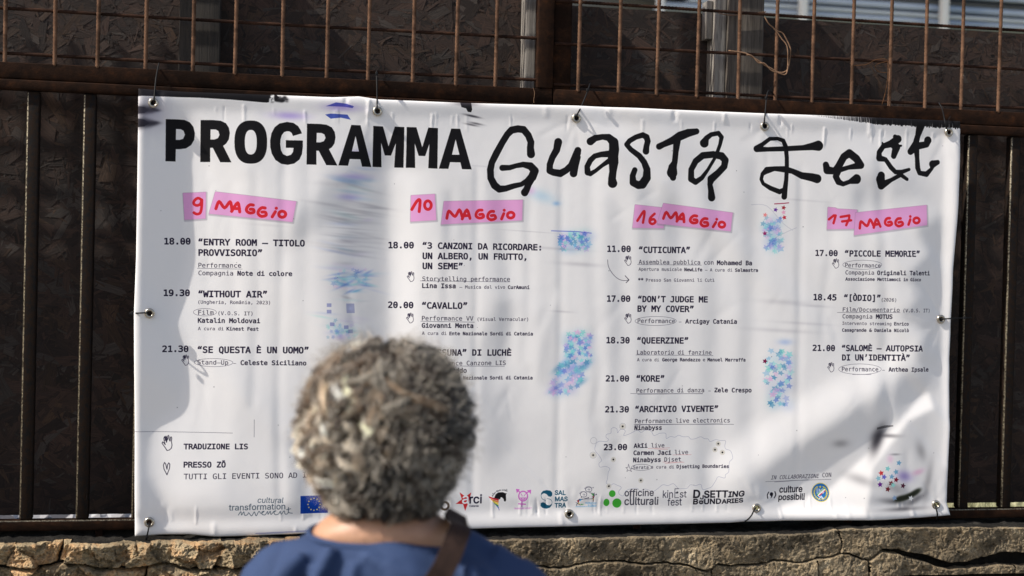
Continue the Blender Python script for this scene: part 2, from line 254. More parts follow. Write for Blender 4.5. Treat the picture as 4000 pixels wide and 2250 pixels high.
SANS = {
 '(': '137:45 103 50 162 66 221 88 270 118 270 95 214 81 157 76 103 80 57 94 8 118 -48 88 -48 69 -11 56 27 47 66',
 ')': '137:19 -48 43 9 57 58 61 103 56 157 41 214 19 270 48 270 71 221 86 162 92 103 89 65 81 27 67 -11 48 -48',
 '*': '227:101 111 103 165 57 136 45 158 93 183 45 208 57 229 103 200 101 254 125 254 123 200 169 229 181 208 133 183 181 158 169 136 123 165 125 111',
 'A': '240:8 0 101 254 138 254 231 0 198 0 144 151 132 186 116 239 123 239 106 185 95 151 43 0;55 71 55 99 185 99 185 71',
 'B': '228:30 0 30 254 121 254 145 252 164 245 180 235 190 221 197 205 199 187 198 172 193 160 178 143 157 133 157 131 170 129 182 123 192 114 201 102 207 86 209 68 207 50 200 33 189 20 172 9 151 2 123 0;62 29 122 29 148 31 165 40 175 53 178 68 176 81 171 92 163 102 153 109 140 114 124 115 62 115;62 143 119 143 144 148 154 155 162 163 166 174 168 186 165 202 156 214 141 223 120 226 62 226',
 'C': '255:134 -3 103 1 75 12 52 32 35 58 24 90 20 127 24 165 35 197 52 223 75 242 103 254 134 258 170 252 186 245 201 236 214 224 224 209 232 193 236 174 204 174 195 197 179 214 158 224 134 228 111 225 92 216 75 202 62 182 54 157 52 127 54 97 63 72 75 53 92 38 112 29 134 26 158 30 179 40 195 57 204 80 236 80 232 62 224 45 214 31 201 19 187 9 170 2 153 -2',
 'D': '251:109 0 48 0 48 29 107 29 136 31 159 40 177 55 189 75 197 99 200 128 197 156 190 180 177 200 160 214 138 223 110 226 47 226 47 254 113 254 147 251 176 239 200 221 217 196 227 164 231 128 227 91 217 59 199 34 175 15 145 4;62 254 62 0 30 0 30 254',
 'E': '209:30 0 30 254 186 254 186 226 62 226 62 143 178 143 178 114 62 114 62 29 188 29 188 0',
 'G': '260:134 -3 102 1 75 13 52 32 35 58 24 90 20 127 24 165 35 197 52 223 74 242 102 254 132 258 152 256 170 252 187 245 202 235 214 222 225 208 232 192 237 174 204 174 194 197 178 213 158 224 133 228 111 225 92 216 75 202 62 182 54 157 52 127 54 97 63 72 75 53 92 38 112 29 134 26 155 29 172 36 187 47 198 62 205 80 207 101 217 100 141 100 141 128 239 128 239 100 236 71 225 45 209 25 188 9 163 0',
 'I': '150:16 0 16 29 59 29 59 226 16 226 16 254 135 254 135 226 91 226 91 29 135 29 135 0',
 'J': '198:93 -3 62 2 38 16 22 40 17 73 17 86 49 86 49 73 52 52 61 37 75 28 93 25 110 28 124 37 133 52 136 73 136 254 168 254 168 73 163 40 147 16 123 2',
 'L': '196:30 0 30 254 62 254 62 29 181 29 181 0',
 'M': '314:30 0 30 254 76 254 139 94 144 79 150 61 156 42 161 24 154 24 159 41 165 61 171 79 176 94 238 254 284 254 284 0 252 0 252 145 252 163 253 184 253 207 253 229 256 229 249 205 241 181 234 161 228 145 171 0 143 0 85 145 80 160 72 181 65 204 56 229 59 229 60 208 60 186 61 164 61 145 61 0',
 'N': '262:30 0 30 254 68 254 172 91 181 75 194 53 207 27 202 27 200 54 200 79 199 97 199 254 232 254 232 0 193 0 101 145 89 165 74 191 54 226 60 227 61 192 62 164 62 145 62 0',
 'O': '267:133 -3 103 1 75 12 52 32 35 58 24 90 20 127 24 165 35 197 52 223 75 242 103 254 133 258 164 254 192 242 215 223 232 197 243 165 247 127 243 90 232 58 215 32 192 12 164 1;133 26 155 29 175 38 191 52 204 72 212 97 215 127 212 157 204 182 191 202 175 216 155 225 133 228 112 225 92 216 75 202 63 182 54 157 52 127 54 97 63 72 75 52 92 38 112 29',
 'P': '222:30 0 30 254 118 254 144 252 166 244 183 231 195 215 202 195 204 174 202 152 195 133 183 116 166 104 144 96 118 93 55 93 55 121 116 121 134 123 149 128 159 136 167 147 171 160 172 174 171 188 167 201 159 211 148 219 134 224 116 226 62 226 62 0',
 'R': '224:30 0 30 254 118 254 145 252 167 244 183 232 195 217 202 198 205 176 202 154 195 136 183 120 166 109 145 101 118 99 48 99 48 128 117 128 135 129 149 133 160 141 167 150 171 162 173 176 171 190 167 202 159 212 149 220 134 224 116 226 62 226 62 0;177 0 115 115 151 115 214 0',
 'S': '223:112 -4 86 -2 64 5 46 15 32 30 23 48 19 68 52 68 55 55 62 44 71 35 83 29 112 25 128 26 143 30 155 37 165 46 171 57 173 70 171 81 166 89 148 102 122 111 92 120 64 130 43 145 30 163 26 186 29 206 37 224 51 238 69 249 90 256 114 258 137 256 158 249 175 238 189 224 197 208 200 189 169 189 163 206 151 219 134 227 112 229 97 228 84 224 73 218 64 209 59 199 58 188 60 176 65 167 85 154 106 147 132 140 156 132 179 119 197 99 202 85 204 69 201 50 193 32 180 17 162 5 139 -2',
 'T': '224:16 226 16 254 208 254 208 226 128 226 128 0 96 0 96 226',
 'U': '259:129 -4 101 -1 77 8 57 22 42 40 33 62 30 87 30 254 62 254 62 89 64 72 70 57 80 44 94 34 110 28 129 26 149 28 165 34 179 44 188 57 194 72 196 89 196 254 229 254 229 87 226 62 216 40 201 22 182 8 157 -1',
 'V': '240:102 0 8 254 42 254 96 103 108 69 124 15 117 15 133 69 145 103 197 254 231 254 139 0',
 'Y': '236:102 0 102 104 8 254 46 254 96 172 111 146 125 115 112 115 126 146 140 172 191 254 228 254 134 104 134 0',
 'Z': '219:21 0 21 23 137 193 153 215 170 238 174 227 143 226 111 226 20 226 20 254 198 254 198 231 84 64 67 40 49 17 45 27 76 28 107 29 200 29 200 0',
 'a': '195:80 -4 63 -3 47 2 34 11 24 22 17 37 15 54 17 69 22 80 29 90 39 97 63 105 89 110 117 113 133 117 136 121 138 127 138 128 133 148 120 161 98 165 75 161 59 150 50 137 20 146 29 161 39 173 52 182 66 188 97 192 119 190 143 180 153 172 161 160 167 145 168 126 168 0 138 0 138 26 136 26 126 12 108 1;85 23 101 24 114 29 124 37 132 47 136 57 138 69 138 95 130 91 116 88 100 86 88 84 67 79 52 70 47 62 46 52 51 36 65 26',
 'b': '212:115 -4 99 -3 86 2 69 16 59 29 56 29 56 0 26 0 26 254 57 254 57 160 59 160 69 173 86 186 98 191 115 192 137 189 156 180 173 166 185 146 193 122 195 94 193 66 185 42 173 23 157 8 137 -1;110 23 126 26 140 33 150 44 158 58 163 75 164 95 163 114 158 131 150 145 140 156 126 163 110 165 94 163 81 156 70 145 62 131 58 114 56 95 58 75 63 58 70 43 81 32 94 26',
 'c': '198:104 -4 79 -1 58 8 41 23 28 43 20 66 17 94 20 122 28 146 41 165 58 180 79 189 104 192 130 189 153 178 170 161 181 138 151 131 145 145 135 155 121 162 104 165 86 162 73 155 62 144 54 129 50 112 48 94 50 75 54 59 62 44 73 33 86 26 104 23 121 26 135 33 146 44 152 59 181 51 171 28 153 11 130 0',
 'e': '202:106 -4 80 -1 58 8 41 23 28 42 20 66 17 93 20 121 28 145 40 165 58 180 78 189 103 192 133 187 147 180 160 170 170 157 179 141 184 121 186 97 186 85 37 85 37 110 169 110 155 101 153 119 149 134 141 147 131 157 118 163 103 165 87 163 73 157 62 147 54 135 50 121 48 105 48 89 50 69 55 53 64 40 76 31 90 25 106 23 127 26 143 36 153 53 182 45 177 32 168 20 156 10 141 2 125 -3',
 'f': '127:114 190 114 164 3 164 3 190;40 0 40 216 42 231 48 243 57 252 68 259 94 265 111 263 121 260 114 234 107 236 97 237 85 235 77 230 72 221 71 209 71 0',
 'i': '83:26 0 26 190 57 190 57 0;42 221 34 223 27 227 22 234 21 242 22 249 27 256 34 260 42 262 50 260 57 256 62 249 63 242 62 234 57 227 50 223',
 'k': '190:55 68 55 106 60 106 142 190 180 190 92 100 89 100;26 0 26 254 57 254 57 0;147 0 74 93 96 114 186 0',
 'l': '95:70 -1 50 2 37 10 29 24 26 42 26 254 57 254 57 49 60 31 65 27 73 26 80 26 85 27 90 1 81 0',
 'm': '305:26 0 26 190 56 190 56 148 54 148 59 162 66 173 86 188 110 193 129 190 144 180 154 166 160 147 156 147 161 160 169 172 190 187 218 193 234 191 249 186 261 177 270 164 276 148 278 128 278 0 248 0 248 127 245 145 236 156 224 163 209 165 197 164 187 160 173 145 168 124 168 0 137 0 137 130 134 144 126 156 115 163 100 165 79 160 70 154 63 145 58 133 57 119 57 0',
 'n': '205:57 113 57 0 26 0 26 190 56 190 56 144 51 144 62 166 76 181 94 189 114 192 132 190 147 184 160 174 170 160 176 142 179 120 179 0 148 0 148 118 145 137 136 152 123 161 105 165 92 163 80 159 71 151 63 141 58 129',
 'o': '208:104 -4 79 -1 58 8 41 23 28 43 20 66 17 94 20 122 28 146 41 165 58 180 79 189 104 192 128 189 149 180 167 165 180 146 188 122 191 94 188 66 180 43 167 23 149 8 128 -1;104 23 121 26 135 33 146 44 154 59 158 75 160 94 158 112 154 129 146 144 135 155 121 162 104 165 86 162 73 155 62 144 54 129 50 112 48 94 50 75 54 59 62 44 73 33 86 26',
 'p': '212:26 -71 26 190 56 190 56 160 59 160 69 173 86 186 98 191 115 192 137 189 156 180 173 166 185 146 193 122 195 94 193 66 185 42 173 23 157 8 137 -1 115 -4 99 -3 86 2 69 16 59 29 57 29 57 -71;110 23 126 26 140 33 150 44 158 58 163 75 164 95 163 114 158 131 150 145 140 156 126 163 110 165 94 163 81 156 70 145 62 131 58 114 56 95 58 75 63 58 70 43 81 32 94 26',
 'r': '130:26 0 26 190 56 190 56 160 58 160 65 173 76 184 90 190 107 192 115 192 122 192 122 161 115 162 103 163 91 161 80 157 70 151 63 142 58 131 57 118 57 0',
 's': '182:91 -4 72 -3 56 2 42 9 31 19 23 32 18 47 47 53 53 40 62 30 75 25 91 23 108 25 122 31 131 40 134 51 132 60 127 68 118 74 106 78 75 85 52 93 36 104 27 119 23 137 26 152 33 166 43 177 58 185 74 190 94 192 112 191 127 186 140 179 149 170 162 145 134 139 129 149 121 158 110 164 94 166 78 164 65 158 57 150 54 139 56 129 62 122 86 111 115 105 137 97 153 86 162 71 166 53 163 37 156 24 145 12 130 3 112 -2',
 't': '114:102 190 102 164 3 164 3 190;32 236 63 236 63 49 64 38 68 31 75 26 85 25 93 26 101 27 107 1 96 -1 84 -2 62 1 46 11 36 26 32 46',
 'u': '205:91 -3 73 -1 57 5 44 15 35 29 28 47 26 69 26 190 57 190 57 72 60 52 68 37 82 28 100 25 113 27 125 31 134 38 142 48 146 61 148 76 148 190 179 190 179 0 149 0 149 46 154 46 143 23 129 8 111 0',
 '®': '231:116 59 96 61 77 67 60 76 46 88 33 103 24 120 18 139 16 158 18 178 24 197 33 214 46 229 60 241 77 250 96 256 116 258 136 256 154 250 171 241 186 229 198 214 207 197 213 178 215 158 213 139 207 120 198 103 186 88 171 76 154 67 136 61;116 83 136 86 154 93 169 105 181 121 188 139 191 158 188 178 181 196 169 212 154 224 136 231 116 234 96 231 78 224 63 212 51 196 43 178 40 158 43 139 51 121 63 105 78 93 96 86;137 113 114 156 137 156 159 113;81 113 81 204 126 204 139 201 151 191 156 175 151 158 139 147 125 144 93 144 93 159 119 159 129 163 133 175 132 182 129 186 120 189 101 189 101 113',
}
# ------------------------------------------------------------------ the print on the banner, drawn into a generated image
TW, TH = 4096, 2096; PX0, PX1, PZ0, PZ1 = -0.24, 1.90, 0.935, 2.03
def tex(P):
    q = toplane(P); return np.stack([(q[..., 0]-PX0)/(PX1-PX0)*TW, (PZ1-q[..., 1])/(PZ1-PZ0)*TH], -1)
CAN = np.empty((TH, TW, 3), np.float32); CAN[:] = np.array((230, 228, 228), np.float32)/255
def blend(x0, y0, cov, col, a=1.0):
    h, w_ = cov.shape; X0, Y0 = max(x0, 0), max(y0, 0); X1, Y1 = min(x0+w_, TW), min(y0+h, TH)
    if X1 <= X0 or Y1 <= Y0: return
    c = (cov[Y0-y0:Y1-y0, X0-x0:X1-x0]*a)[..., None]
    r = CAN[Y0:Y1, X0:X1]; r += (np.array(col, np.float32)/255-r)*c
def cov_poly(cs, pad=2):
    A = np.concatenate(cs); x0, y0 = np.floor(A.min(0)).astype(int)-pad; x1, y1 = np.ceil(A.max(0)).astype(int)+pad
    q = 3; Wd, Hd = (x1-x0)*q, (y1-y0)*q; W_ = np.zeros((Hd, Wd), np.int16); ys = y0+(np.arange(Hd)+.5)/q; xs = x0+(np.arange(Wd)+.5)/q
    for c in cs:
        B = np.roll(c, -1, 0)
        for (ax, ay), (bx, by) in zip(c, B):
            if ay == by: continue
            s = 1 if by > ay else -1
            lo, hi = (ay, by) if ay < by else (by, ay)
            i = np.nonzero((ys >= lo) & (ys < hi))[0]
            if len(i) == 0: continue
            xc = ax+(ys[i]-ay)*(bx-ax)/(by-ay); W_[i[0]:i[-1]+1] += (xs[None] < xc[:, None]).astype(np.int16)*s
    return x0, y0, (W_ != 0).reshape(y1-y0, q, x1-x0, q).mean((1, 3)).astype(np.float32)
def cov_stroke(segs, pad=3):
    """segs: list of point lists [(x,y,r),...] in texels"""
    A = np.concatenate([np.array(s, float) for s in segs]); rm = A[:, 2].max()+pad
    x0, y0 = np.floor(A[:, :2].min(0)-rm).astype(int); x1, y1 = np.ceil(A[:, :2].max(0)+rm).astype(int)
    C = np.zeros((y1-y0, x1-x0), np.float32)
    for s in segs:
        s = [tuple(p) for p in s]
        if len(s) == 1: s = s*2
        for (ax, ay, ar), (bx, by, br) in zip(s[:-1], s[1:]):
            r = max(ar, br)+1.5
            X0, X1 = int(max(min(ax, bx)-r-x0, 0)), int(max(ax, bx)+r-x0)+2; Y0, Y1 = int(max(min(ay, by)-r-y0, 0)), int(max(ay, by)+r-y0)+2
            sub = C[Y0:Y1, X0:X1]
            if sub.size == 0: continue
            X = np.arange(X0, X0+sub.shape[1])+x0+.5; Y = (np.arange(Y0, Y0+sub.shape[0])+y0+.5)[:, None]
            dx, dy = bx-ax, by-ay; L = dx*dx+dy*dy
            t = np.clip(((X-ax)*dx+(Y-ay)*dy)/L, 0, 1) if L > 1e-9 else np.zeros((sub.shape[0], sub.shape[1]))
            d = np.sqrt((X-ax-t*dx)**2+(Y-ay-t*dy)**2)
            np.maximum(sub, np.clip(ar+t*(br-ar)-d+.5, 0, 1), out=sub)
    return x0, y0, C
REG = {4: (500, 700, .5522), 5: (1400, 700, .5521), 6: (2200, 700, .5521), 7: (2900, 700, .5522), 2: (2200, 1500, .5176), 3: (3000, 1500, .5176),
       8: (500, 1600, .3796), 9: (1700, 1850, .2523), 10: (2300, 1850, .2717), 11: (2900, 1800, .3106), 12: (600, 430, .5047),
       13: (1850, 460, .4076), 14: (2850, 460, .3494), 15: (2250, 1650, .2968), 0: (0, 0, 1), 16: (600, 1250, .138), 17: (1200, 300, .3882), 18: (2050, 850, .552), 19: (2900, 1250, .276), 20: (1200, 800, .3797)}
def R(r, P):
    ox, oy, s = REG[r]; P = np.asarray(P, float); Q = P.copy(); Q[..., 0] = ox+P[..., 0]*s; Q[..., 1] = oy+P[..., 1]*s; return tex(Q[..., :2])
TPP = None
def rad(r, px): return px*REG[r][2]*1.20      # texels per photo pixel, about
def parse(font, ch):
    a, b = font[ch].split(':'); return int(a), [np.array(c.split(), float).reshape(-1, 2) for c in b.split(';')]
def text(r, x0, y0, x1, y1, s, bold=0, font=None, col=(30, 24, 48), hs=1.0, slant=0, a=1.0):
    font = font or MONO; pen = 0; G = []
    for ch in s:
        if ch == ' ': pen += 215 if font is MONO else 100; continue
        ad, cs = parse(font, ch); G.append((pen, cs)); pen += ad
    lo = min((c[:, 0].min()+G[0][0]) for c in G[0][1]); hi = max((c[:, 0].max()+G[-1][0]) for c in G[-1][1])
    p0, p1 = R(r, [(x0, y0), (x1, y1)]); ex = (p1-p0)/(hi-lo); ey = np.array([ex[1], -ex[0]])*hs
    for pen, cs in G:
        T = [p0+(c[:, :1]+pen-lo+c[:, 1:]*slant)*ex+c[:, 1:]*ey for c in cs]
        X, Y, C = cov_poly(T); blend(X, Y, C, col, a)
        if bold:
            w_ = bold*np.hypot(*ex)*(1 if font is MONO else .55); X, Y, C2 = cov_stroke([[(*p, w_) for p in np.vstack([t, t[:1]])] for t in T]); blend(X, Y, C2, col, a)
def poly(r, cs, col, a=1.0): X, Y, C = cov_poly([R(r, c) for c in cs]); blend(X, Y, C, col, a)
def stroke(r, segs, col, a=1.0, w=None, smooth=False):
    out = []
    for s in segs:
        s = np.array(s, float)
        if w is not None: s = np.hstack([s[:, :2], np.full((len(s), 1), w, float)])
        if smooth and len(s) > 2:
            s = np.array([tuple(v) for v in smoothpath([tuple(q) for q in s], 4)])
        q = R(r, s); out.append(np.hstack([q, rad(r, s[:, 2:3])]))
    X, Y, C = cov_stroke(out); blend(X, Y, C, col, a)
def ell(cx, cy, rx, ry, n=28, a0=0, a1=2*math.pi): return [(cx+rx*math.cos(a0+(a1-a0)*i/n), cy+ry*math.sin(a0+(a1-a0)*i/n)) for i in range(n+1)]
def soft(r, cx, cy, rx, ry, col, a, rot=0.0):
    (c,), rx, ry = R(r, [(cx, cy)]), rad(r, rx), rad(r, ry); m = int(max(rx, ry)*2.2)+2; x0, y0 = int(c[0])-m, int(c[1])-m
    X = np.arange(2*m)+x0-c[0]; Y = (np.arange(2*m)+y0-c[1])[:, None]; u = X*math.cos(rot)+Y*math.sin(rot); v = -X*math.sin(rot)+Y*math.cos(rot)
    blend(x0, y0, np.exp(-((u/rx)**2+(v/ry)**2)).astype(np.float32), col, a)
def star(r, cx, cy, s, col, a, rot=0.0, sx=1.0, sh=0.0, k=.48):
    P = []
    for i in range(10):
        q = s*(1 if i % 2 == 0 else k); t = rot+math.pi*i/5-math.pi/2; x, y = q*math.cos(t)*sx, q*math.sin(t); P.append((cx+x+sh*y, cy+y))
    poly(r, [P], col, a)
INK = (30, 24, 48); BLK = (21, 20, 23)
def draw_print():
    B, Z = 13, 1
    rnd = random.Random(5)
    # --- soft smears and glitter stars
    BLU = [(90, 120, 200), (110, 175, 215), (140, 215, 215), (130, 150, 215), (225, 175, 215), (120, 205, 200), (70, 140, 180), (200, 180, 225)]
    def cluster(r, x0, y0, x1, y1, n, s, a, top=None, skew=0):
        for i in range(n):
            y = rnd.uniform(y0, y1); x = rnd.uniform(x0, x1)+skew*(y-y0)/(y1-y0)
            soft(r, x, y, s*1.6, s*1.5, rnd.choice(BLU), a*.09)
        for i in range(n):
            y = rnd.uniform(y0, y1); x = rnd.uniform(x0, x1)+skew*(y-y0)/(y1-y0)
            star(r, x, y, s*rnd.uniform(.7, 1.15), rnd.choice(BLU), a*rnd.uniform(.5, 1), rnd.uniform(0, 6), rnd.uniform(.8, 1.3), rnd.uniform(-.3, .3))
    cluster(0, 2180, 910, 2308, 975, 62, 13, .8)
    stroke(0, [[(2150, 902), (2250, 905), (2305, 911)]], (60, 80, 190), .7, 1.6)
    cluster(0, 2205, 1295, 2305, 1400, 60, 13, .8); cluster(0, 2195, 1405, 2300, 1535, 62, 14, .8, skew=-60)
    for i in range(14): soft(0, rnd.uniform(2150, 2280), rnd.uniform(1410, 1530), 26, 9, rnd.choice(BLU), .5, -.6)
    cluster(0, 2985, 1365, 3085, 1590, 62, 14, .75); soft(0, 3060, 1335, 28, 12, (150, 175, 220), .6)
    star(0, 2983, 1410, 11, (110, 10, 60), .95, .3)
    cluster(0, 2985, 880, 3040, 900, 8, 12, .4); cluster(0, 2975, 850, 3045, 920, 34, 12, .6); cluster(0, 2985, 925, 3050, 985, 22, 14, .6)
    for x, y, c in ((3055, 812, (150, 15, 30)), (3058, 850, (190, 30, 50)), (3024, 820, (90, 30, 140)), (2984, 912, (140, 20, 90)), (3055, 830, (230, 160, 190)), (2984, 840, (230, 130, 130))): star(0, x, y, 10, c, .9, rnd.uniform(-.3, .3))
    stroke(0, [[(3020, 797), (3055, 795), (3074, 793)]], (150, 20, 60), .8, 2)
    stroke(0, [[(2930, 800), (2990, 805), (3050, 870), (3090, 900)], [(3020, 930), (3070, 905), (3105, 890)]], (190, 190, 200), .6, 1.5, True)
    soft(0, 2110, 765, 55, 22, (160, 200, 225), .5, .3); soft(0, 2070, 745, 18, 14, (225, 170, 215), .5); soft(0, 2170, 795, 14, 8, (120, 170, 220), .6)
    # streaky column
    for i in range(60):
        y = rnd.uniform(650, 1310); x = rnd.gauss(1385-(y-650)*.06, 38); L = rnd.uniform(20, 60)
        c = rnd.choice(BLU+[(120, 118, 128), (105, 103, 112), (150, 140, 155)]); soft(0, x, y, L, rnd.uniform(4, 9), c, rnd.uniform(.08, .24), rnd.uniform(-.1, .25))
    for i in range(34):
        y = rnd.uniform(800, 1000); soft(0, rnd.uniform(1270, 1460), y, rnd.uniform(40, 90), rnd.uniform(3, 6), (118, 114, 124), rnd.uniform(.08, .25), rnd.uniform(0, .2))
    cluster(0, 1300, 1040, 1430, 1130, 26, 11, .34); cluster(0, 1275, 1250, 1400, 1325, 26, 11, .4)
    for i in range(24): soft(0, rnd.uniform(1300, 1450), rnd.uniform(1060, 1140), rnd.uniform(14, 34), 4, rnd.choice(BLU[:4]), .45, rnd.uniform(-.5, .5))
    for x, y in ((1283, 1191), (1283, 1216), (1295, 1265), (1350, 1277), (1367, 1293)): poly(0, [[(x-9, y-7), (x+9, y-7), (x+9, y+7), (x-9, y+7)]], (75, 85, 165), .45)
    poly(0, [[(1350, 1185), (1382, 1185), (1384, 1222), (1352, 1222)]], (80, 90, 160), .4); soft(0, 1366, 1204, 8, 8, (190, 195, 225), .8)
    for y, x0, x1 in ((690, 1330, 1440), (770, 1320, 1400), (600, 1350, 1440), (1316, 1310, 1350)): soft(0, (x0+x1)/2, y, (x1-x0)/2, 12, (150, 130, 210), .4)
    # wind-like grey streaks elsewhere
    for x, y, L, h, a in ((2150, 970, 120, 5, .35), (2260, 1032, 80, 8, .45), (2190, 1216, 40, 4, .4), (2060, 904, 90, 2, .4), (3060, 1180, 100, 10, .35), (3180, 1195, 60, 5, .35), (3040, 1290, 130, 8, .35), (3130, 1262, 110, 6, .3), (3120, 782, 110, 4, .25), (1880, 650, 50, 3, .25), (1300, 720, 70, 10, .25), (1050, 880, 60, 5, .2), (3420, 1500, 4, 4, .1)):
        soft(0, x, y, L, h, (135, 132, 142), a*.6, .04)
    # blue marks near the top
    for pts, c in (([(1270, 418), (1310, 403), (1350, 408), (1380, 418), (1375, 425), (1340, 420), (1290, 418)], (52, 66, 158)), ([(1268, 450), (1290, 446), (1355, 450), (1368, 470), (1330, 462), (1290, 466)], (52, 72, 164))):
        poly(0, [pts], c, .9); soft(0, sum(p[0] for p in pts)/7, pts[0][1]+4, 60, 14, (120, 90, 200), .45)
    poly(0, [[(1795, 400), (1838, 400), (1842, 430), (1838, 440), (1825, 438), (1818, 425), (1800, 420)]], BLK, .95); soft(0, 1815, 405, 50, 10, (60, 55, 62), .6)
    for x, y in ((1835, 452), (1850, 456), (1840, 488), (1858, 483)): soft(0, x, y, 24, 3.5, (50, 48, 55), .7, .15)
    # black edge bands
    poly(0, [[(520, 340), (1075, 370), (1090, 382), (1078, 396), (1040, 404), (900, 392), (780, 384), (650, 380), (560, 378), (520, 380)]], BLK, 1)
    for i in range(60):
        x = rnd.uniform(1040, 1120); soft(0, x, rnd.uniform(380, 400), 6, 4, BLK, .5)
    for i in range(26): x = rnd.uniform(1052, 1070); soft(0, x, rnd.uniform(370, 402), 3, 3, (225, 225, 225), .8)
    for y, h in ((432, 16), (482, 18)):
        for i in range(14): soft(0, 548+i*5, y+rnd.uniform(-3, 3), 14, h*(1-i/18), BLK, .4)
        poly(0, [[(530, y-h), (565, y-h*.7), (585, y), (565, y+h*.8), (530, y+h)]], BLK, .9)
    soft(0, 590, 440, 60, 60, (120, 115, 140), .45)
    for i in range(130):
        x = 3150+i*4.6; k = min(1, i/60); y = 444+(x-3150)*.052; stroke(0, [[(x, y), (x+rnd.uniform(-1, 1), y+8+20*k*rnd.uniform(.8, 1.1))]], BLK, .35+.65*k, 1.0+1.8*k)
    for i in range(70):
        x = 2550+i*8; y = 420+(x-2550)*.045; stroke(0, [[(x, y), (x, y+5)]], (70, 70, 90), .7, .9)
    stroke(0, [[(1000, 2080), (1250, 2070), (1400, 2072)]], (90, 90, 170), .35, 2.5)
    # --- title
    poly(12, [[(95, 72), (190, 73), (240, 77), (280, 95), (308, 130), (320, 180), (314, 230), (290, 270), (250, 295), (200, 302), (172, 302), (170, 398), (92, 397)], [(174, 147), (172, 230), (200, 230), (228, 222), (242, 190), (232, 160), (210, 148)]], BLK)
    poly(12, [[(364, 79), (460, 80), (520, 86), (560, 105), (582, 140), (590, 180), (582, 230), (562, 262), (538, 280), (602, 407), (516, 405), (458, 293), (438, 293), (438, 402), (361, 401)], [(441, 152), (440, 229), (470, 230), (498, 220), (510, 195), (502, 165), (480, 153)]], BLK)
    def se(cx, cy, rx, ry, rev=False):
        P = []
        for i in range(48):
            t = 2*math.pi*i/48; c, s = math.cos(t), math.sin(t); P.append((cx+rx*abs(c)**.82*(1 if c > 0 else -1), cy+ry*abs(s)**.82*(1 if s > 0 else -1)))
        return P[::-1] if rev else P
    poly(12, [se(751, 252, 126, 167), se(751, 253, 46, 95, True)], BLK)
    poly(12, [[(1145, 185), (1076, 205), (1066, 182), (1050, 170), (1030, 168), (1008, 175), (990, 198), (980, 232), (978, 268), (984, 315), (1000, 345), (1030, 359), (1060, 350), (1076, 328), (1080, 297), (1021, 296), (1021, 237), (1152, 240), (1152, 290), (1145, 345), (1125, 388), (1085, 418), (1035, 428), (985, 420), (940, 390), (912, 340), (901, 290), (900, 240), (910, 185), (935, 137), (972, 108), (1030, 96), (1080, 104), (1115, 128), (1135, 160)]], BLK)
    poly(12, [[(1184, 109), (1285, 112), (1335, 118), (1375, 138), (1398, 175), (1404, 215), (1396, 262), (1376, 292), (1353, 307), (1418, 433), (1332, 430), (1274, 319), (1256, 319), (1256, 427), (1180, 425)], [(1259, 181), (1257, 254), (1285, 254), (1314, 245), (1327, 220), (1318, 193), (1295, 182)]], BLK)
    poly(12, [[(1526, 119), (1597, 122), (1683, 442), (1610, 440), (1596, 384), (1514, 382), (1500, 434), (1425, 432)], [(1559, 205), (1530, 323), (1585, 324)]], BLK)
    poly(12, [[(1696, 126), (1772, 130), (1816, 283), (1863, 131), (1937, 134), (1933, 447), (1862, 445), (1872, 258), (1836, 353), (1788, 352), (1758, 255), (1763, 443), (1692, 441)]], BLK)
    poly(12, [[(1955, 134), (2030, 136), (2075, 290), (2122, 138), (2197, 142), (2192, 455), (2122, 452), (2130, 264), (2098, 358), (2048, 356), (2017, 260), (2022, 449), (1951, 447)]], BLK)
    poly(12, [[(2300, 145), (2370, 147), (2457, 461), (2382, 459), (2370, 407), (2290, 405), (2276, 457), (2203, 455)], [(2334, 228), (2305, 347), (2363, 348)]], BLK)
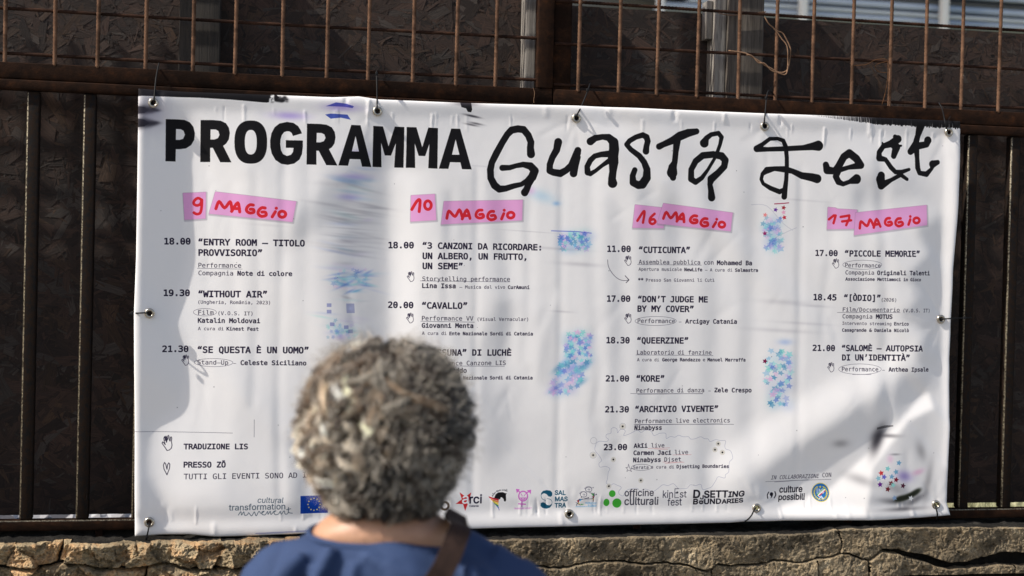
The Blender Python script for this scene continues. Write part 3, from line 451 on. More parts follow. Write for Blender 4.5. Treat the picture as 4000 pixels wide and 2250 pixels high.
    stroke(13, [[(545, 350, 38), (540, 290, 33), (545, 235, 32), (520, 170, 32), (475, 115, 33), (420, 108, 33), (360, 120, 33), (320, 160, 30), (270, 240, 30), (215, 340, 32), (170, 430, 30), (155, 500, 32), (158, 580, 32), (195, 650, 35), (240, 685, 33), (300, 680, 28), (380, 655, 25), (450, 640, 22), (500, 610, 25), (555, 570, 40), (580, 510, 38), (540, 465, 35), (470, 450, 26), (400, 462, 22), (340, 480, 24), (270, 482, 28)], [(550, 580, 35), (520, 640, 30), (500, 690, 32), (482, 718, 35)],
        [(805, 235, 37), (790, 310, 33), (750, 380, 30), (725, 450, 30), (722, 510, 30), (760, 525, 32), (825, 535, 34), (880, 505, 30), (930, 460, 32), (960, 400, 36), (985, 340, 36), (992, 315, 32)], [(985, 380, 34), (965, 460, 34), (950, 535, 36)],
        [(1108, 230, 36), (1150, 200, 30), (1220, 188, 26), (1280, 195, 34), (1325, 240, 46), (1328, 310, 48), (1318, 370, 50), (1325, 430, 46), (1320, 520, 34), (1312, 590, 36), (1318, 630, 44)], [(1300, 350, 32), (1210, 355, 26), (1150, 370, 24), (1110, 410, 26), (1080, 470, 26), (1085, 525, 30), (1110, 540, 22), (1160, 510, 18), (1220, 460, 18), (1285, 415, 25)],
        [(1635, 325, 32), (1640, 280, 28), (1652, 230, 28), (1640, 190, 28), (1605, 170, 26), (1540, 190, 24), (1480, 225, 24), (1450, 262, 24), (1490, 310, 25), (1570, 370, 28), (1615, 430, 30), (1642, 500, 34), (1640, 580, 40), (1600, 640, 42), (1560, 650, 36), (1510, 625, 34), (1505, 560, 28), (1525, 505, 26)],
        [(2120, 135, 28), (2040, 150, 38), (1960, 180, 42), (1880, 225, 34), (1800, 260, 28), (1760, 280, 30)], [(1930, 220, 38), (1918, 330, 28), (1910, 430, 28), (1890, 480, 42), (1885, 530, 52), (1893, 575, 32)],
        [(2195, 245, 44), (2215, 200, 26), (2260, 165, 22), (2330, 152, 22), (2360, 190, 22), (2345, 260, 18), (2320, 330, 18), (2290, 400, 16), (2230, 500, 16), (2170, 580, 22), (2110, 620, 26), (2068, 590, 30), (2068, 500, 28), (2110, 420, 30), (2180, 365, 32), (2280, 355, 32), (2360, 370, 36), (2395, 410, 34), (2385, 470, 32), (2330, 530, 32), (2262, 590, 38), (2250, 640, 26), (2262, 700, 30), (2268, 765, 38)]], BLK)
    stroke(14, [[(285, 350, 38), (350, 300, 24), (430, 240, 22), (520, 237, 20), (580, 260, 24), (610, 330, 26), (620, 450, 25), (620, 560, 25), (612, 700, 25), (600, 800, 30), (592, 885, 33)], [(285, 355, 33), (400, 357, 25), (600, 350, 28), (800, 340, 30), (900, 325, 42), (965, 318, 58)], [(600, 800, 22), (540, 830, 28), (440, 790, 26), (360, 740, 20), (337, 690, 20), (350, 630, 22), (400, 590, 38), (480, 572, 26), (600, 580, 36), (680, 600, 30), (790, 650, 38), (900, 670, 46), (955, 685, 50)],
        [(1050, 530, 36), (1065, 590, 45), (1150, 600, 38), (1195, 540, 42), (1250, 440, 42), (1310, 400, 45), (1385, 460, 45), (1435, 535, 42), (1300, 560, 25), (1200, 590, 28), (1160, 660, 36), (1190, 720, 36), (1240, 745, 26), (1310, 720, 25), (1390, 690, 56)],
        [(1835, 215, 26), (1870, 240, 44), (1800, 290, 45), (1850, 330, 48), (1815, 430, 34)], [(1800, 290, 42), (1700, 320, 30), (1650, 390, 30), (1648, 455, 38), (1720, 470, 26), (1780, 560, 28), (1830, 610, 26), (1900, 610, 26), (1990, 580, 18)], [(1965, 690, 20), (1890, 640, 25), (1780, 700, 24), (1675, 760, 46), (1662, 690, 56), (1670, 650, 46)], [(1690, 285, 12), (1700, 310, 14)], [(1905, 315, 12), (1860, 320, 20)],
        [(2115, 95, 52), (2092, 200, 34), (2070, 290, 38), (2010, 380, 38), (2080, 320, 42), (2190, 300, 36), (2205, 255, 45)], [(2075, 330, 38), (2085, 450, 28), (2090, 560, 32), (2110, 620, 26), (2190, 632, 32), (2250, 570, 20), (2260, 520, 44), (2315, 500, 28)]], BLK)
    # --- pink tapes
    PK = (222, 160, 208); RED = (205, 40, 52)
    tapes = [(4, [(388, 97), (551, 90), (549, 278), (399, 287)]), (4, [(617, 88), (1187, 160), (1160, 305), (572, 244)]), (5, [(369, 115), (536, 106), (546, 291), (366, 301)]), (5, [(600, 157), (1157, 147), (1153, 292), (578, 321)]),
             (6, [(494, 181), (720, 205), (699, 348), (478, 345)]), (6, [(696, 171), (1192, 238), (1173, 370), (653, 315)]), (7, [(590, 198), (640, 202), (655, 210), (795, 217), (790, 352), (583, 355)]), (7, [(784, 237), (1297, 183), (1297, 326), (771, 397)])]
    for r, q in tapes:
        q2 = [(x+4, y+6) for x, y in q]
        for k in (9, 6, 3): stroke(r, [q2+q2[:1]], (150, 140, 155), .22, k)
        poly(r, [q], PK); stroke(r, [q+q[:1]], (150, 90, 130), .5, .8)
    L = [[(622, 208), (645, 158), (683, 203), (722, 160), (735, 213)], [(733, 228), (776, 168), (790, 232)], [(752, 208), (788, 210)], [(885, 185), (862, 183), (842, 200), (838, 224), (860, 240), (888, 235), (886, 216), (864, 214)],
         [(968, 206), (945, 204), (924, 222), (920, 246), (942, 264), (974, 257), (970, 236), (946, 234)], [(1040, 232), (1018, 268)], [(1046, 208), (1047, 208)], ell(1088, 250, 24, 21)]
    def hand(r, p0, p1):
        a0, a1 = complex(615, 215), complex(1118, 275); b0, b1 = complex(*p0), complex(*p1); k = (b1-b0)/(a1-a0)
        stroke(r, [[((b0+k*(complex(*p)-a0)).real, (b0+k*(complex(*p)-a0)).imag) for p in s] for s in L], RED, 1, 10, True)
    hand(4, (615, 215), (1118, 275)); hand(5, (615, 285), (1105, 275)); hand(6, (692, 285), (1137, 345)); hand(7, (808, 355), (1250, 308))
    stroke(4, [[(520, 145), (495, 133), (470, 150), (465, 172), (485, 185), (512, 175), (522, 145), (520, 200), (510, 238), (485, 246), (466, 236)]], RED, 1, 9, True)
    stroke(5, [[(375, 215), (410, 157), (432, 152), (426, 230)], ell(487, 185, 23, 30)], RED, 1, 10, True)
    stroke(6, [[(512, 295), (550, 236), (563, 236), (552, 308)], [(635, 246), (605, 275), (600, 305), (620, 318), (641, 303), (628, 284), (604, 292)]], RED, 1, 9, True)
    stroke(7, [[(598, 285), (632, 258), (646, 258), (630, 312)], [(680, 268), (740, 258), (738, 280), (718, 326)], [(690, 300), (752, 292)]], RED, 1, 9)
    # --- programme
    T = [(4, 260, 460, 440, 460, "18.00", B), (4, 500, 465, 1245, 475, "“ENTRY ROOM – TITOLO", B), (4, 500, 540, 945, 543, "PROVVISORIO”", B), (4, 498, 624, 800, 626, "Performance", Z), (4, 498, 679, 743, 681, "Compagnia", Z), (4, 775, 681, 1157, 684, "Note di colore", B),
         (4, 255, 825, 435, 826, "19.30", B), (4, 500, 833, 980, 835, "“WITHOUT AIR”", B), (4, 498, 881, 1003, 884, "(Ungheria, România, 2023)", Z), (4, 497, 959, 605, 960, "Film", Z), (4, 640, 961, 880, 963, "(V.O.S. IT)", Z), (4, 495, 1015, 933, 1017, "Katalin Moldovai", B),
         (4, 495, 1068, 675, 1069, "A cura di", Z), (4, 698, 1069, 921, 1071, "Kinest Fest", B), (4, 245, 1220, 425, 1222, "21.30", B), (4, 495, 1227, 1272, 1229, "“SE QUESTA È UN UOMO”", B), (4, 492, 1310, 708, 1311, "Stand–Up", Z), (4, 744, 1311, 764, 1311, "–", Z), (4, 797, 1312, 1258, 1314, "Celeste Siciliano", B),
         (5, 217, 487, 388, 488, "18.00", B), (5, 452, 490, 1282, 503, "“3 CANZONI DA RICORDARE:", B), (5, 452, 563, 1180, 570, "UN ALBERO, UN FRUTTO,", B), (5, 452, 634, 728, 636, "UN SEME”", B), (5, 449, 719, 1066, 722, "Storytelling performance", Z), (5, 449, 768, 680, 770, "Lina Issa", B), (5, 708, 773, 1030, 774, "– Musica dal vivo", Z), (5, 1052, 775, 1202, 776, "CurAmuní", B),
         (5, 212, 909, 384, 911, "20.00", B), (5, 448, 913, 760, 915, "“CAVALLO”", B), (5, 445, 997, 806, 999, "Performance VV", Z), (5, 836, 1000, 1192, 1001, "(Visual Vernacular)", Z), (5, 444, 1048, 805, 1050, "Giovanni Menta", B), (5, 444, 1099, 616, 1100, "A cura di", Z), (5, 638, 1101, 1225, 1103, "Ente Nazionale Sordi di Catania", B),
         (5, 445, 1243, 1075, 1246, "“NESSUNA” DI LUCHÈ", B), (5, 445, 1313, 1038, 1313, "Performance Canzone LIS", Z), (5, 655, 1365, 757, 1365, "Oddo", B), (5, 638, 1413, 1225, 1414, "Ente Nazionale Sordi di Catania", B),
         (6, 303, 513, 465, 514, "11.00", B), (6, 526, 520, 887, 522, "“CUTICUNTA”", B), (6, 523, 600, 960, 603, "Assemblea pubblica", Z), (6, 990, 604, 1057, 604, "con", Z), (6, 1083, 606, 1323, 608, "Mohamed Ba", B), (6, 522, 647, 830, 649, "Apertura musicale", Z), (6, 849, 650, 973, 651, "NewLife", B), (6, 995, 652, 1188, 653, "– A cura di", Z), (6, 1208, 654, 1366, 655, "Salmastra", B),
         (6, 520, 724, 555, 724, "**", B), (6, 576, 724, 1062, 725, "Presso San Giovanni li Cutì", Z), (6, 300, 864, 462, 865, "17.00", B), (6, 520, 867, 1012, 870, "“DON’T JUDGE ME", B), (6, 516, 935, 912, 938, "BY MY COVER”", B), (6, 516, 1015, 783, 1017, "Performance", Z), (6, 812, 1018, 830, 1018, "–", Z), (6, 858, 1019, 1218, 1021, "Arcigay Catania", B),
         (6, 295, 1157, 457, 1158, "18.30", B), (6, 514, 1159, 875, 1161, "“QUEERZINE”", B), (6, 511, 1237, 1044, 1240, "Laboratorio di fanzine", Z), (6, 511, 1285, 668, 1286, "A cura di", Z), (6, 692, 1286, 962, 1287, "George Randazzo", B), (6, 982, 1287, 997, 1287, "e", Z), (6, 1016, 1287, 1282, 1288, "Manuel Marraffa", B), (6, 290, 1426, 452, 1427, "21.00", B), (6, 508, 1427, 703, 1429, "“KORE”", B),
         (2, 540, 62, 1056, 60, "Performance di danza", Z), (2, 1090, 60, 1108, 60, "–", Z), (2, 1138, 60, 1415, 61, "Zele Crespo", B), (2, 306, 208, 480, 208, "21.30", B), (2, 532, 207, 1162, 206, "“ARCHIVIO VIVENTE”", B), (2, 529, 291, 1251, 288, "Performance live electronics", Z), (2, 527, 342, 732, 341, "Ninabyss", B), (2, 299, 494, 470, 493, "23.00", B),
         (2, 523, 477, 625, 476, "Akïi", B), (2, 655, 475, 753, 474, "live", Z), (2, 522, 531, 805, 529, "Carmen Jaci", B), (2, 834, 528, 935, 527, "live", Z), (2, 520, 585, 726, 583, "Ninabyss", B), (2, 755, 582, 880, 580, "Djset", Z), (2, 520, 637, 635, 636, "Serata", Z), (2, 655, 634, 827, 633, "a cura di", Z), (2, 848, 632, 1238, 629, "Djsetting Boundaries", B),
         (7, 506, 541, 655, 543, "17.00", B), (7, 708, 545, 1238, 548, "“PICCOLE MEMORIE”", B), (7, 709, 622, 957, 625, "Performance", Z), (7, 712, 673, 909, 675, "Compagnia", Z), (7, 933, 676, 1317, 679, "Originali Talenti", B), (7, 713, 716, 1248, 721, "Associazione Mettiamoci in Gioco", B), (7, 497, 854, 652, 856, "18.45", B), (7, 707, 857, 956, 860, "“[ÒDIO]”", B), (7, 968, 863, 1065, 865, "(2026)", Z),
         (7, 700, 935, 1090, 938, "Film/Documentario", Z), (7, 1117, 939, 1316, 941, "(V.O.S. IT)", Z), (7, 699, 983, 903, 985, "Compagnia", Z), (7, 930, 985, 1043, 986, "MOTUS", B), (7, 698, 1029, 1038, 1032, "Intervento streaming", Z), (7, 1057, 1032, 1157, 1033, "Enrico", B), (7, 697, 1077, 1157, 1079, "Casagrande & Daniela Nicolò", B),
         (7, 486, 1211, 640, 1213, "21.00", B), (7, 694, 1213, 1255, 1215, "“SALOMÈ – AUTOPSIA", B), (7, 693, 1279, 1162, 1281, "DI UN’IDENTITÀ”", B), (7, 690, 1355, 945, 1357, "Performance", Z), (7, 975, 1357, 992, 1357, "–", Z), (7, 1020, 1357, 1304, 1358, "Anthea Ipsale", B),
         (8, 575, 405, 1230, 401, "TRADUZIONE LIS", B), (8, 575, 590, 1002, 588, "PRESSO ZŌ", B), (8, 575, 711, 1880, 694, "TUTTI GLI EVENTI SONO AD IN", Z)]
    for r, x0, y0, x1, y1, s, b in T: text(r, x0, y0, x1, y1, s, b, hs=.95)
    text(3, 10, 716, 380, 708, "IN COLLABORAZIONE", 0, hs=1.05, slant=.2); text(3, 410, 704, 476, 700, "CON", 0, hs=1.05)
    for r, s in ((4, [(490, 630), (808, 636)]), (5, [(434, 719), (1065, 726)]), (5, [(436, 1003), (814, 1010)]), (5, [(436, 1316), (1030, 1322)]), (6, [(514, 604), (970, 608)]), (6, [(503, 1241), (1055, 1247)]), (2, [(495, 68), (1046, 72)]), (2, [(548, 74), (1046, 70)]), (2, [(522, 300), (1282, 303)]), (2, [(530, 305), (1200, 299)]), (7, [(662, 942), (1095, 942)]), (3, [(-30, 732), (476, 720)]), (3, [(40, 736), (300, 722)]), (7, [(762, 1378), (893, 1378)]), (8, [(70, 224), (1075, 238)]), (8, [(1298, 98), (1297, 278)])):
        stroke(r, [s], INK, .85, 1.1 if r != 8 else 1.5)
    for r, x0, x1, y0, y1 in ((4, 462, 626, 915, 968), (4, 468, 742, 1268, 1325), (6, 497, 794, 970, 1034), (2, 506, 658, 602, 648), (7, 692, 967, 573, 637), (7, 666, 968, 1305, 1378)):
        stroke(r, [ell((x0+x1)/2, (y0+y1)/2, (x1-x0)/2, (y1-y0)/2)], INK, .85, 1.0)
    for s in ([(630, 482), (795, 478)], [(680, 486), (780, 490)], [(818, 532), (960, 530)], [(742, 585), (905, 587)], [(760, 597), (890, 584)]): stroke(2, [s], (200, 90, 95), .7, 1.1)
    stroke(2, [[(484, 600), (494, 632), (516, 632), (498, 642), (508, 656), (487, 646), (472, 656), (477, 638), (464, 626), (480, 626), (484, 600)]], INK, .9, 1.2)
    HN = [(885, 1285), (860, 1245), (785, 1140), (795, 1115), (815, 1125), (850, 1170), (830, 1110), (820, 1040), (835, 1010), (855, 1010), (865, 1000), (880, 1020), (890, 1080), (905, 1040), (897, 1000), (912, 985), (925, 1010), (930, 1070), (945, 1100), (955, 1020), (968, 1015), (978, 1040), (972, 1100), (985, 1180), (970, 1240), (930, 1275), (885, 1285)]
    for r, x, y, h in ((4, 405, 1318, 75), (5, 368, 725, 72), (5, 362, 1017, 72), (6, 447, 611, 70), (6, 447, 1018, 70), (7, 643, 630, 68), (7, 612, 1362, 68), (8, 402, 420, 155)):
        k = h/300; stroke(r, [[(x+(a-885)*k, y+(b-1285)*k) for a, b in HN]], INK, 1, 5.5*k*1.2); stroke(r, [[(x+(a-885)*k, y+(b-1285)*k) for a, b in ((840, 1035), (862, 1030), (850, 1080), (878, 1060), (872, 1115))]], INK, .95, 12*k)
    stroke(6, [[(303, 570), (310, 620), (340, 670), (380, 705), (420, 717), (455, 712)]], INK, .9, 1.6, True); stroke(6, [[(428, 683), (455, 712), (435, 732)]], INK, .95, 2.4)
    stroke(8, [[(402, 668), (372, 610), (365, 570), (376, 542), (388, 555), (402, 612), (408, 565), (420, 545), (431, 560), (428, 600), (402, 668)]], INK, 1, 3.5)
    CL = [(250, 265), (290, 240), (385, 245), (410, 215), (380, 190), (385, 150), (440, 135), (445, 80), (480, 60), (520, 80), (530, 130), (560, 90), (600, 80), (630, 110), (610, 165), (680, 145), (720, 125), (790, 95), (840, 125), (900, 90), (970, 110), (1005, 165), (1060, 145), (1100, 135), (1165, 140), (1172, 205), (1230, 180), (1290, 190), (1340, 165), (1400, 185), (1470, 185), (1500, 215), (1560, 210), (1630, 185), (1680, 210), (1730, 215), (1760, 250), (1830, 225), (1890, 235), (1960, 240), (1950, 300), (1960, 345), (2020, 370), (2045, 445), (2035, 480), (2000, 520), (1990, 640), (1950, 680), (1940, 725), (1860, 710), (1830, 760), (1780, 840), (1740, 860), (1660, 880), (1630, 810), (1560, 825), (1490, 815), (1450, 860), (1390, 865), (1330, 860), (1270, 800), (1200, 825), (1130, 815), (1070, 860), (1000, 900), (900, 870), (830, 895), (790, 860), (700, 870), (640, 900), (610, 960), (560, 940), (550, 900), (585, 850), (530, 820), (480, 800), (440, 820), (385, 790), (400, 740), (410, 650), (430, 600), (370, 570), (300, 580), (285, 530), (320, 490), (280, 420), (230, 350), (250, 265)]
    stroke(15, [CL], (95, 100, 140), .7, 1.7, True)
    for x, y in ((595, 45), (208, 422), (478, 482), (1865, 278), (1823, 357), (1917, 391), (840, 757), (420, 833)):
        stroke(15, [[(x, y), (x+.1, y)]], (205, 200, 190), .8, 34); stroke(15, [[(x, y), (x+.1, y)]], BLK, 1, 12)
    for x, y in ((208, 422), (595, 45), (215, 232)): stroke(15, [ell(x, y, 42, 42)], (120, 120, 130), .8, 1.5)
    for i in range(45):
        x, y = rnd.uniform(560, 3680), rnd.uniform(560, 1980); soft(0, x, y, rnd.uniform(1, 2), rnd.uniform(1, 1.8), (60, 58, 66), .7)
    # --- logos
    SL = (70, 88, 104)
    text(8, 1330, 950, 1595, 953, "cultural", 4, SANS, SL, slant=.12); text(8, 1038, 1028, 1615, 1018, "transformation", 6, SANS, SL)
    stroke(8, [[(1135, 1075), (1160, 1040), (1168, 1075), (1190, 1042), (1200, 1078), (1228, 1072), (1240, 1052), (1255, 1070), (1270, 1085), (1285, 1065), (1300, 1045), (1318, 1085), (1345, 1040), (1368, 1060), (1400, 1038), (1378, 1045), (1380, 1070), (1410, 1075), (1435, 1040), (1440, 1070), (1462, 1038), (1470, 1072), (1500, 1040), (1520, 1035), (1500, 1050), (1515, 1075), (1550, 1065), (1565, 1038), (1575, 1070), (1605, 1035), (1615, 1068), (1645, 1060), (1650, 1000), (1650, 1050), (1690, 1062)], [(1630, 1022), (1672, 1014)]], SL, 1, 3.2, True)
    poly(8, [[(1773, 884), (2055, 878), (2055, 1060), (1773, 1068)]], (10, 60, 155))
    for i in range(12):
        t = i*math.pi/6; star(8, 1913+62*math.cos(t), 972+62*math.sin(t), 11, (240, 215, 90), 1, k=.4)
    text(8, 2095, 1058, 2120, 1058, "o", 8, SANS, (90, 90, 95)); stroke(9, [ell(140, 490, 58, 58)], (88, 74, 62), 1, 17)
    star(9, 0, 0, .1, BLK, 0)
    poly(9, [[(370, 283), (462, 350), (555, 287), (520, 410), (500, 460), (458, 572), (425, 465), (310, 460), (405, 390)]], (205, 45, 50))
    text(9, 412, 456, 505, 456, "a", 12, SANS, (240, 240, 242)); text(9, 528, 456, 714, 454, "rci", 16, SANS, (22, 20, 48)); text(9, 525, 512, 667, 511, "Catania", 14, SANS, (40, 40, 60))
    for i, c in enumerate(((190, 30, 50), (225, 130, 60), (240, 215, 60), (60, 140, 70), (50, 90, 190), (90, 50, 150))):
        k = i/6; y0 = 348+i*33; xl = 820+i*28; poly(9, [[(xl, y0), (985-3*i if i < 4 else 975+8*(i-3), y0+48-i*2), (975+5*max(0, i-2), y0+72-i*2), (xl+17, y0+26)]], c)
    poly(9, [[(910, 375), (930, 320), (970, 288), (1040, 283), (1080, 300), (1103, 298), (1090, 325), (1092, 370), (1095, 410), (1082, 430), (1062, 425), (1055, 390), (1030, 365), (1012, 362), (1000, 395), (960, 388)]], BLK)
    for i, ch in enumerate("ARCIGAY PEGASO CATANIA"):
        if ch == ' ': continue
        t = math.radians(205+i*4.2); x, y = 1040+165*math.cos(t), 415+155*math.sin(t); dx, dy = -math.sin(t)*6, math.cos(t)*6; text(9, x-dx, y-dy, x+dx, y+dy, ch, 14, SANS, (50, 50, 60), hs=1.3)
    MG = (205, 105, 195)
    stroke(9, [ell(1357, 345, 68, 75)], MG, 1, 9); stroke(9, [[(1340, 420), (1338, 505)], [(1290, 465), (1395, 472)], [(1310, 290), (1262, 245)], [(1405, 300), (1462, 265)]], MG, 1, 9)
    poly(9, [[(1245, 232), (1305, 240), (1290, 262), (1258, 300)]], MG); poly(9, [[(1412, 258), (1482, 246), (1475, 315), (1455, 290)]], MG)
    stroke(9, [[(1325, 310), (1345, 345)], [(1395, 312), (1370, 345)], [(1315, 372), (1340, 400), (1375, 398), (1400, 370)], [(1315, 372), (1400, 372)], [(1330, 372), (1335, 392)], [(1355, 372), (1357, 398)], [(1380, 372), (1376, 394)]], MG, 1, 5)
    text(9, 1215, 552, 1490, 545, "TRANSGRESSIVE*", 3, SANS, MG)
    TL = (20, 82, 108)
    poly(9, [[(1632, 350), (1636, 300), (1665, 265), (1720, 252), (1780, 262), (1810, 295), (1808, 335), (1785, 355), (1750, 350), (1720, 315), (1680, 300), (1650, 315)]], TL); poly(9, [[(1808, 440), (1805, 485), (1775, 525), (1720, 543), (1660, 530), (1628, 498), (1632, 455), (1665, 440), (1700, 455), (1730, 485), (1770, 490), (1798, 470)]], TL)
    stroke(9, [[(1634, 340), (1645, 375), (1670, 400), (1710, 412)], [(1730, 385), (1775, 395), (1803, 425), (1806, 450)]], TL, 1, 3, True)
    text(9, 1850, 325, 2010, 325, "SAL", 24, SANS, TL); text(9, 1855, 425, 2042, 421, "MAS", 24, SANS, TL); text(9, 1850, 525, 2022, 521, "TRA", 24, SANS, TL)
    NV = (25, 25, 60); CY = (90, 165, 215)
    stroke(9, [ell(2366, 240, 48, 38), ell(2290, 318, 48, 42)], NV, 1, 3)
    for cx, cy in ((2366, 240), (2290, 318)):
        for i in range(9): t = math.radians(195+i*17); stroke(9, [[(cx+50*math.cos(t), cy+40*math.sin(t)), (cx+62*math.cos(t)-6, cy+52*math.sin(t))]], NV, 1, 2.4)
        stroke(9, [ell(cx-8, cy-4, 6, 8, 10), ell(cx+14, cy-2, 6, 8, 10), [(cx-12, cy+20), (cx+4, cy+25), (cx+16, cy+18)]], NV, 1, 1.6)
    poly(9, [[(2190, 420), (2225, 395), (2215, 455)]], (200, 50, 40)); poly(9, [[(2222, 395), (2270, 392), (2235, 430)]], CY); poly(9, [[(2205, 440), (2240, 470), (2215, 470)]], (235, 205, 60)); poly(9, [[(2240, 465), (2305, 468), (2260, 485)]], (80, 170, 90))
    poly(9, [[(2400, 300), (2455, 310), (2440, 345)]], (80, 160, 80)); poly(9, [[(2440, 345), (2455, 330), (2450, 380), (2425, 370)]], (200, 50, 40)); poly(9, [[(2425, 385), (2452, 385), (2442, 415)]], (230, 190, 60))
    stroke(9, [[(2190, 420), (2230, 390), (2330, 388), (2420, 385), (2455, 350), (2440, 300), (2380, 290)], [(2185, 485), (2230, 400)], [(2175, 445), (2245, 485)], [(2362, 368), (2270, 395)], [(2442, 420), (2455, 290)], [(2485, 315), (2420, 350)]], NV, 1, 3.2)
    for x, y in ((2185, 485), (2362, 368), (2442, 420), (2485, 315), (2255, 360)): stroke(9, [[(x, y), (x+.1, y)]], NV, 1, 8)
    text(9, 2320, 462, 2490, 462, "Mettiamoci", 10, SANS, CY); text(9, 2360, 498, 2490, 498, "in Gioco", 10, SANS, CY); text(9, 2170, 516, 2490, 512, "ORGANIZZAZIONE DI VOLONTARIATO", 4, SANS, CY)
    text(9, 2425, 222, 2440, 222, "®", 4, SANS, (60, 60, 70))
    GR = (65, 165, 55)
    poly(10, [ell(325, 281, 47, 50)], GR); poly(10, [ell(246, 410, 43, 54)], GR); poly(10, [ell(395, 418, 65, 68)], GR)
    DG = (62, 60, 74)
    text(10, 503, 318, 918, 312, "officine", 12, SANS, DG, hs=1.05); stroke(10, [[(585, 250), (585, 360)], [(632, 240), (632, 360)]], DG, 1, 8)
    text(10, 503, 446, 985, 440, "culturali", 12, SANS, DG, hs=1.1)
    text(10, 1050, 340, 1195, 340, "kin", 1, SANS, (40, 38, 60), hs=1.15); stroke(10, [[(1275, 210), (1225, 212), (1225, 340), (1282, 340)], [(1225, 272), (1245, 272)]], (40, 38, 60), 1, 4); star(10, 1259, 266, 24, (20, 20, 40), 1, k=.4); text(10, 1297, 338, 1390, 336, "st", 1, SANS, (40, 38, 60), hs=1.1); text(10, 1120, 455, 1325, 452, "fest", 1, SANS, (40, 38, 60), hs=1.2)
    DJ = (20, 18, 34)
    text(10, 1490, 340, 1580, 342, "D", 24, SANS, DJ, hs=.92); text(10, 1590, 362, 1635, 362, "J", 24, SANS, DJ, hs=.7); text(10, 1650, 342, 1980, 332, "SETT", 24, SANS, DJ, hs=.92); text(10, 1990, 330, 2205, 312, "ING", 24, SANS, DJ, hs=.85, slant=.1)
    text(10, 1492, 434, 1555, 434, "B", 24, SANS, DJ, hs=.8); text(10, 1652, 434, 1890, 428, "UND", 24, SANS, DJ, hs=.82); text(10, 1905, 428, 2195, 402, "ARIES", 24, SANS, DJ, hs=.8)
    stroke(10, [ell(1606, 408, 24, 20)], DJ, 1, 9); stroke(10, [[(1606, 408), (1606.1, 408)]], DJ, 1, 7); poly(10, [[(1575, 375), (1592, 392), (1578, 405)]], DJ); poly(10, [[(1640, 372), (1622, 392), (1636, 405)]], DJ)
    text(11, 457, 396, 747, 390, "culture", 20, SANS, (24, 22, 36), hs=1.15, slant=.06); text(11, 450, 492, 775, 486, "possibili", 20, SANS, (24, 22, 36), hs=1.1, slant=.06)
    stroke(11, [[(318, 390), (300, 425), (305, 465)], [(400, 385), (412, 425), (395, 462)]], DJ, 1, 7, True); stroke(11, [[(355, 415), (355.1, 415)]], DJ, 1, 24); poly(11, [[(378, 420), (365, 450), (345, 472), (350, 440)]], DJ)
    YE = (225, 200, 60)
    poly(11, [ell(978, 393, 108, 114)], (30, 105, 175)); stroke(11, [ell(978, 393, 108, 114)], YE, 1, 4)
    for sd in (-1, 1):
        for i in range(11):
            t = math.radians(100+i*14) if sd < 0 else math.radians(80-i*14); x, y = 978+78*math.cos(t), 400+82*math.sin(t)
            stroke(11, [[(x-8, y-8), (x, y), (x+9, y-6)], [(x, y), (x+2, y+10)]], YE, 1, 4)
    poly(11, [[(930, 420), (1015, 345), (1040, 345), (1040, 352), (940, 440)]], (60, 150, 70)); poly(11, [[(938, 430), (1036, 350), (1040, 368), (948, 442)]], (235, 235, 235)); poly(11, [[(946, 440), (1040, 366), (1038, 382), (960, 444)]], (200, 40, 45))
    text(11, 932, 408, 1022, 406, "ENS", 6, SANS, (225, 228, 235), hs=1.5); star(11, 978, 327, 18, YE, 1); stroke(11, [[(950, 480), (985, 440), (1010, 475)], [(950, 440), (1000, 470)]], (235, 235, 240), 1, 4)
    # --- blurred picture print in the corner
    for x, y, rx, ry, a, rt in ((3420, 1720, 20, 60, .8, .35), (3420, 1700, 26, 40, .5, .5), (3275, 1730, 34, 16, .3, 0), (3350, 1870, 60, 20, .3, .3), (3590, 1760, 20, 40, .3, -.4), (3520, 1985, 90, 9, .55, -.02), (3620, 1880, 16, 80, .3, .15), (3480, 1955, 60, 12, .45, .1), (3570, 1950, 50, 14, .5, -.5), (3480, 1900, 50, 20, .3, .2), (3465, 1700, 40, 8, .5, 0)): soft(3, (x-3000)/.5176, (y-1500)/.5176, rx/.5176, ry/.5176, (48, 46, 52), a, rt)
    for i in range(28): x = 810+i*4.4; stroke(3, [[(x, 340-i*.9), (x, 318-i*.6+8*abs(i-14)/14)]], (25, 24, 28), .9, 1.5)
    for i in range(22):
        t = i/21; soft(3, 960+t*160, 860-60*t*t, 30, 16, (40, 44, 34), .7, -.4)
    soft(3, 1010, 690, 70, 40, (140, 120, 190), .7, .2); soft(3, 1120, 660, 50, 22, (225, 175, 205), .7, -.3); soft(3, 900, 560, 26, 30, (230, 190, 215), .7); soft(3, 940, 525, 40, 8, (120, 118, 125), .6)
    for x, y, c in ((968, 590, (110, 165, 200)), (830, 665, (205, 50, 55)), (880, 632, (130, 205, 205)), (945, 657, (110, 165, 195)), (808, 704, (140, 190, 205)), (852, 694, (100, 100, 195)), (910, 692, (110, 160, 195)), (945, 716, (120, 20, 45)), (820, 750, (95, 30, 130)), (906, 742, (110, 50, 60)), (922, 755, (140, 205, 200)), (1000, 762, (75, 25, 50)), (880, 786, (105, 25, 35)), (1066, 858, (240, 240, 240)), (935, 853, (150, 180, 215))): star(3, x, y, 23, c, .95, rnd.uniform(-.4, .4), k=.5)
    stroke(3, [[(945, 560), (820, 830)], [(955, 565), (830, 835)]], (225, 225, 230), .8, 2)
draw_print()
IMG = bpy.data.images.new('banner_print', TW, TH, alpha=False)
_p = np.ones((TH, TW, 4), np.float32); _p[..., :3] = CAN[::-1]; IMG.pixels.foreach_set(_p.ravel()); IMG.update(); IMG.pack()
del _p
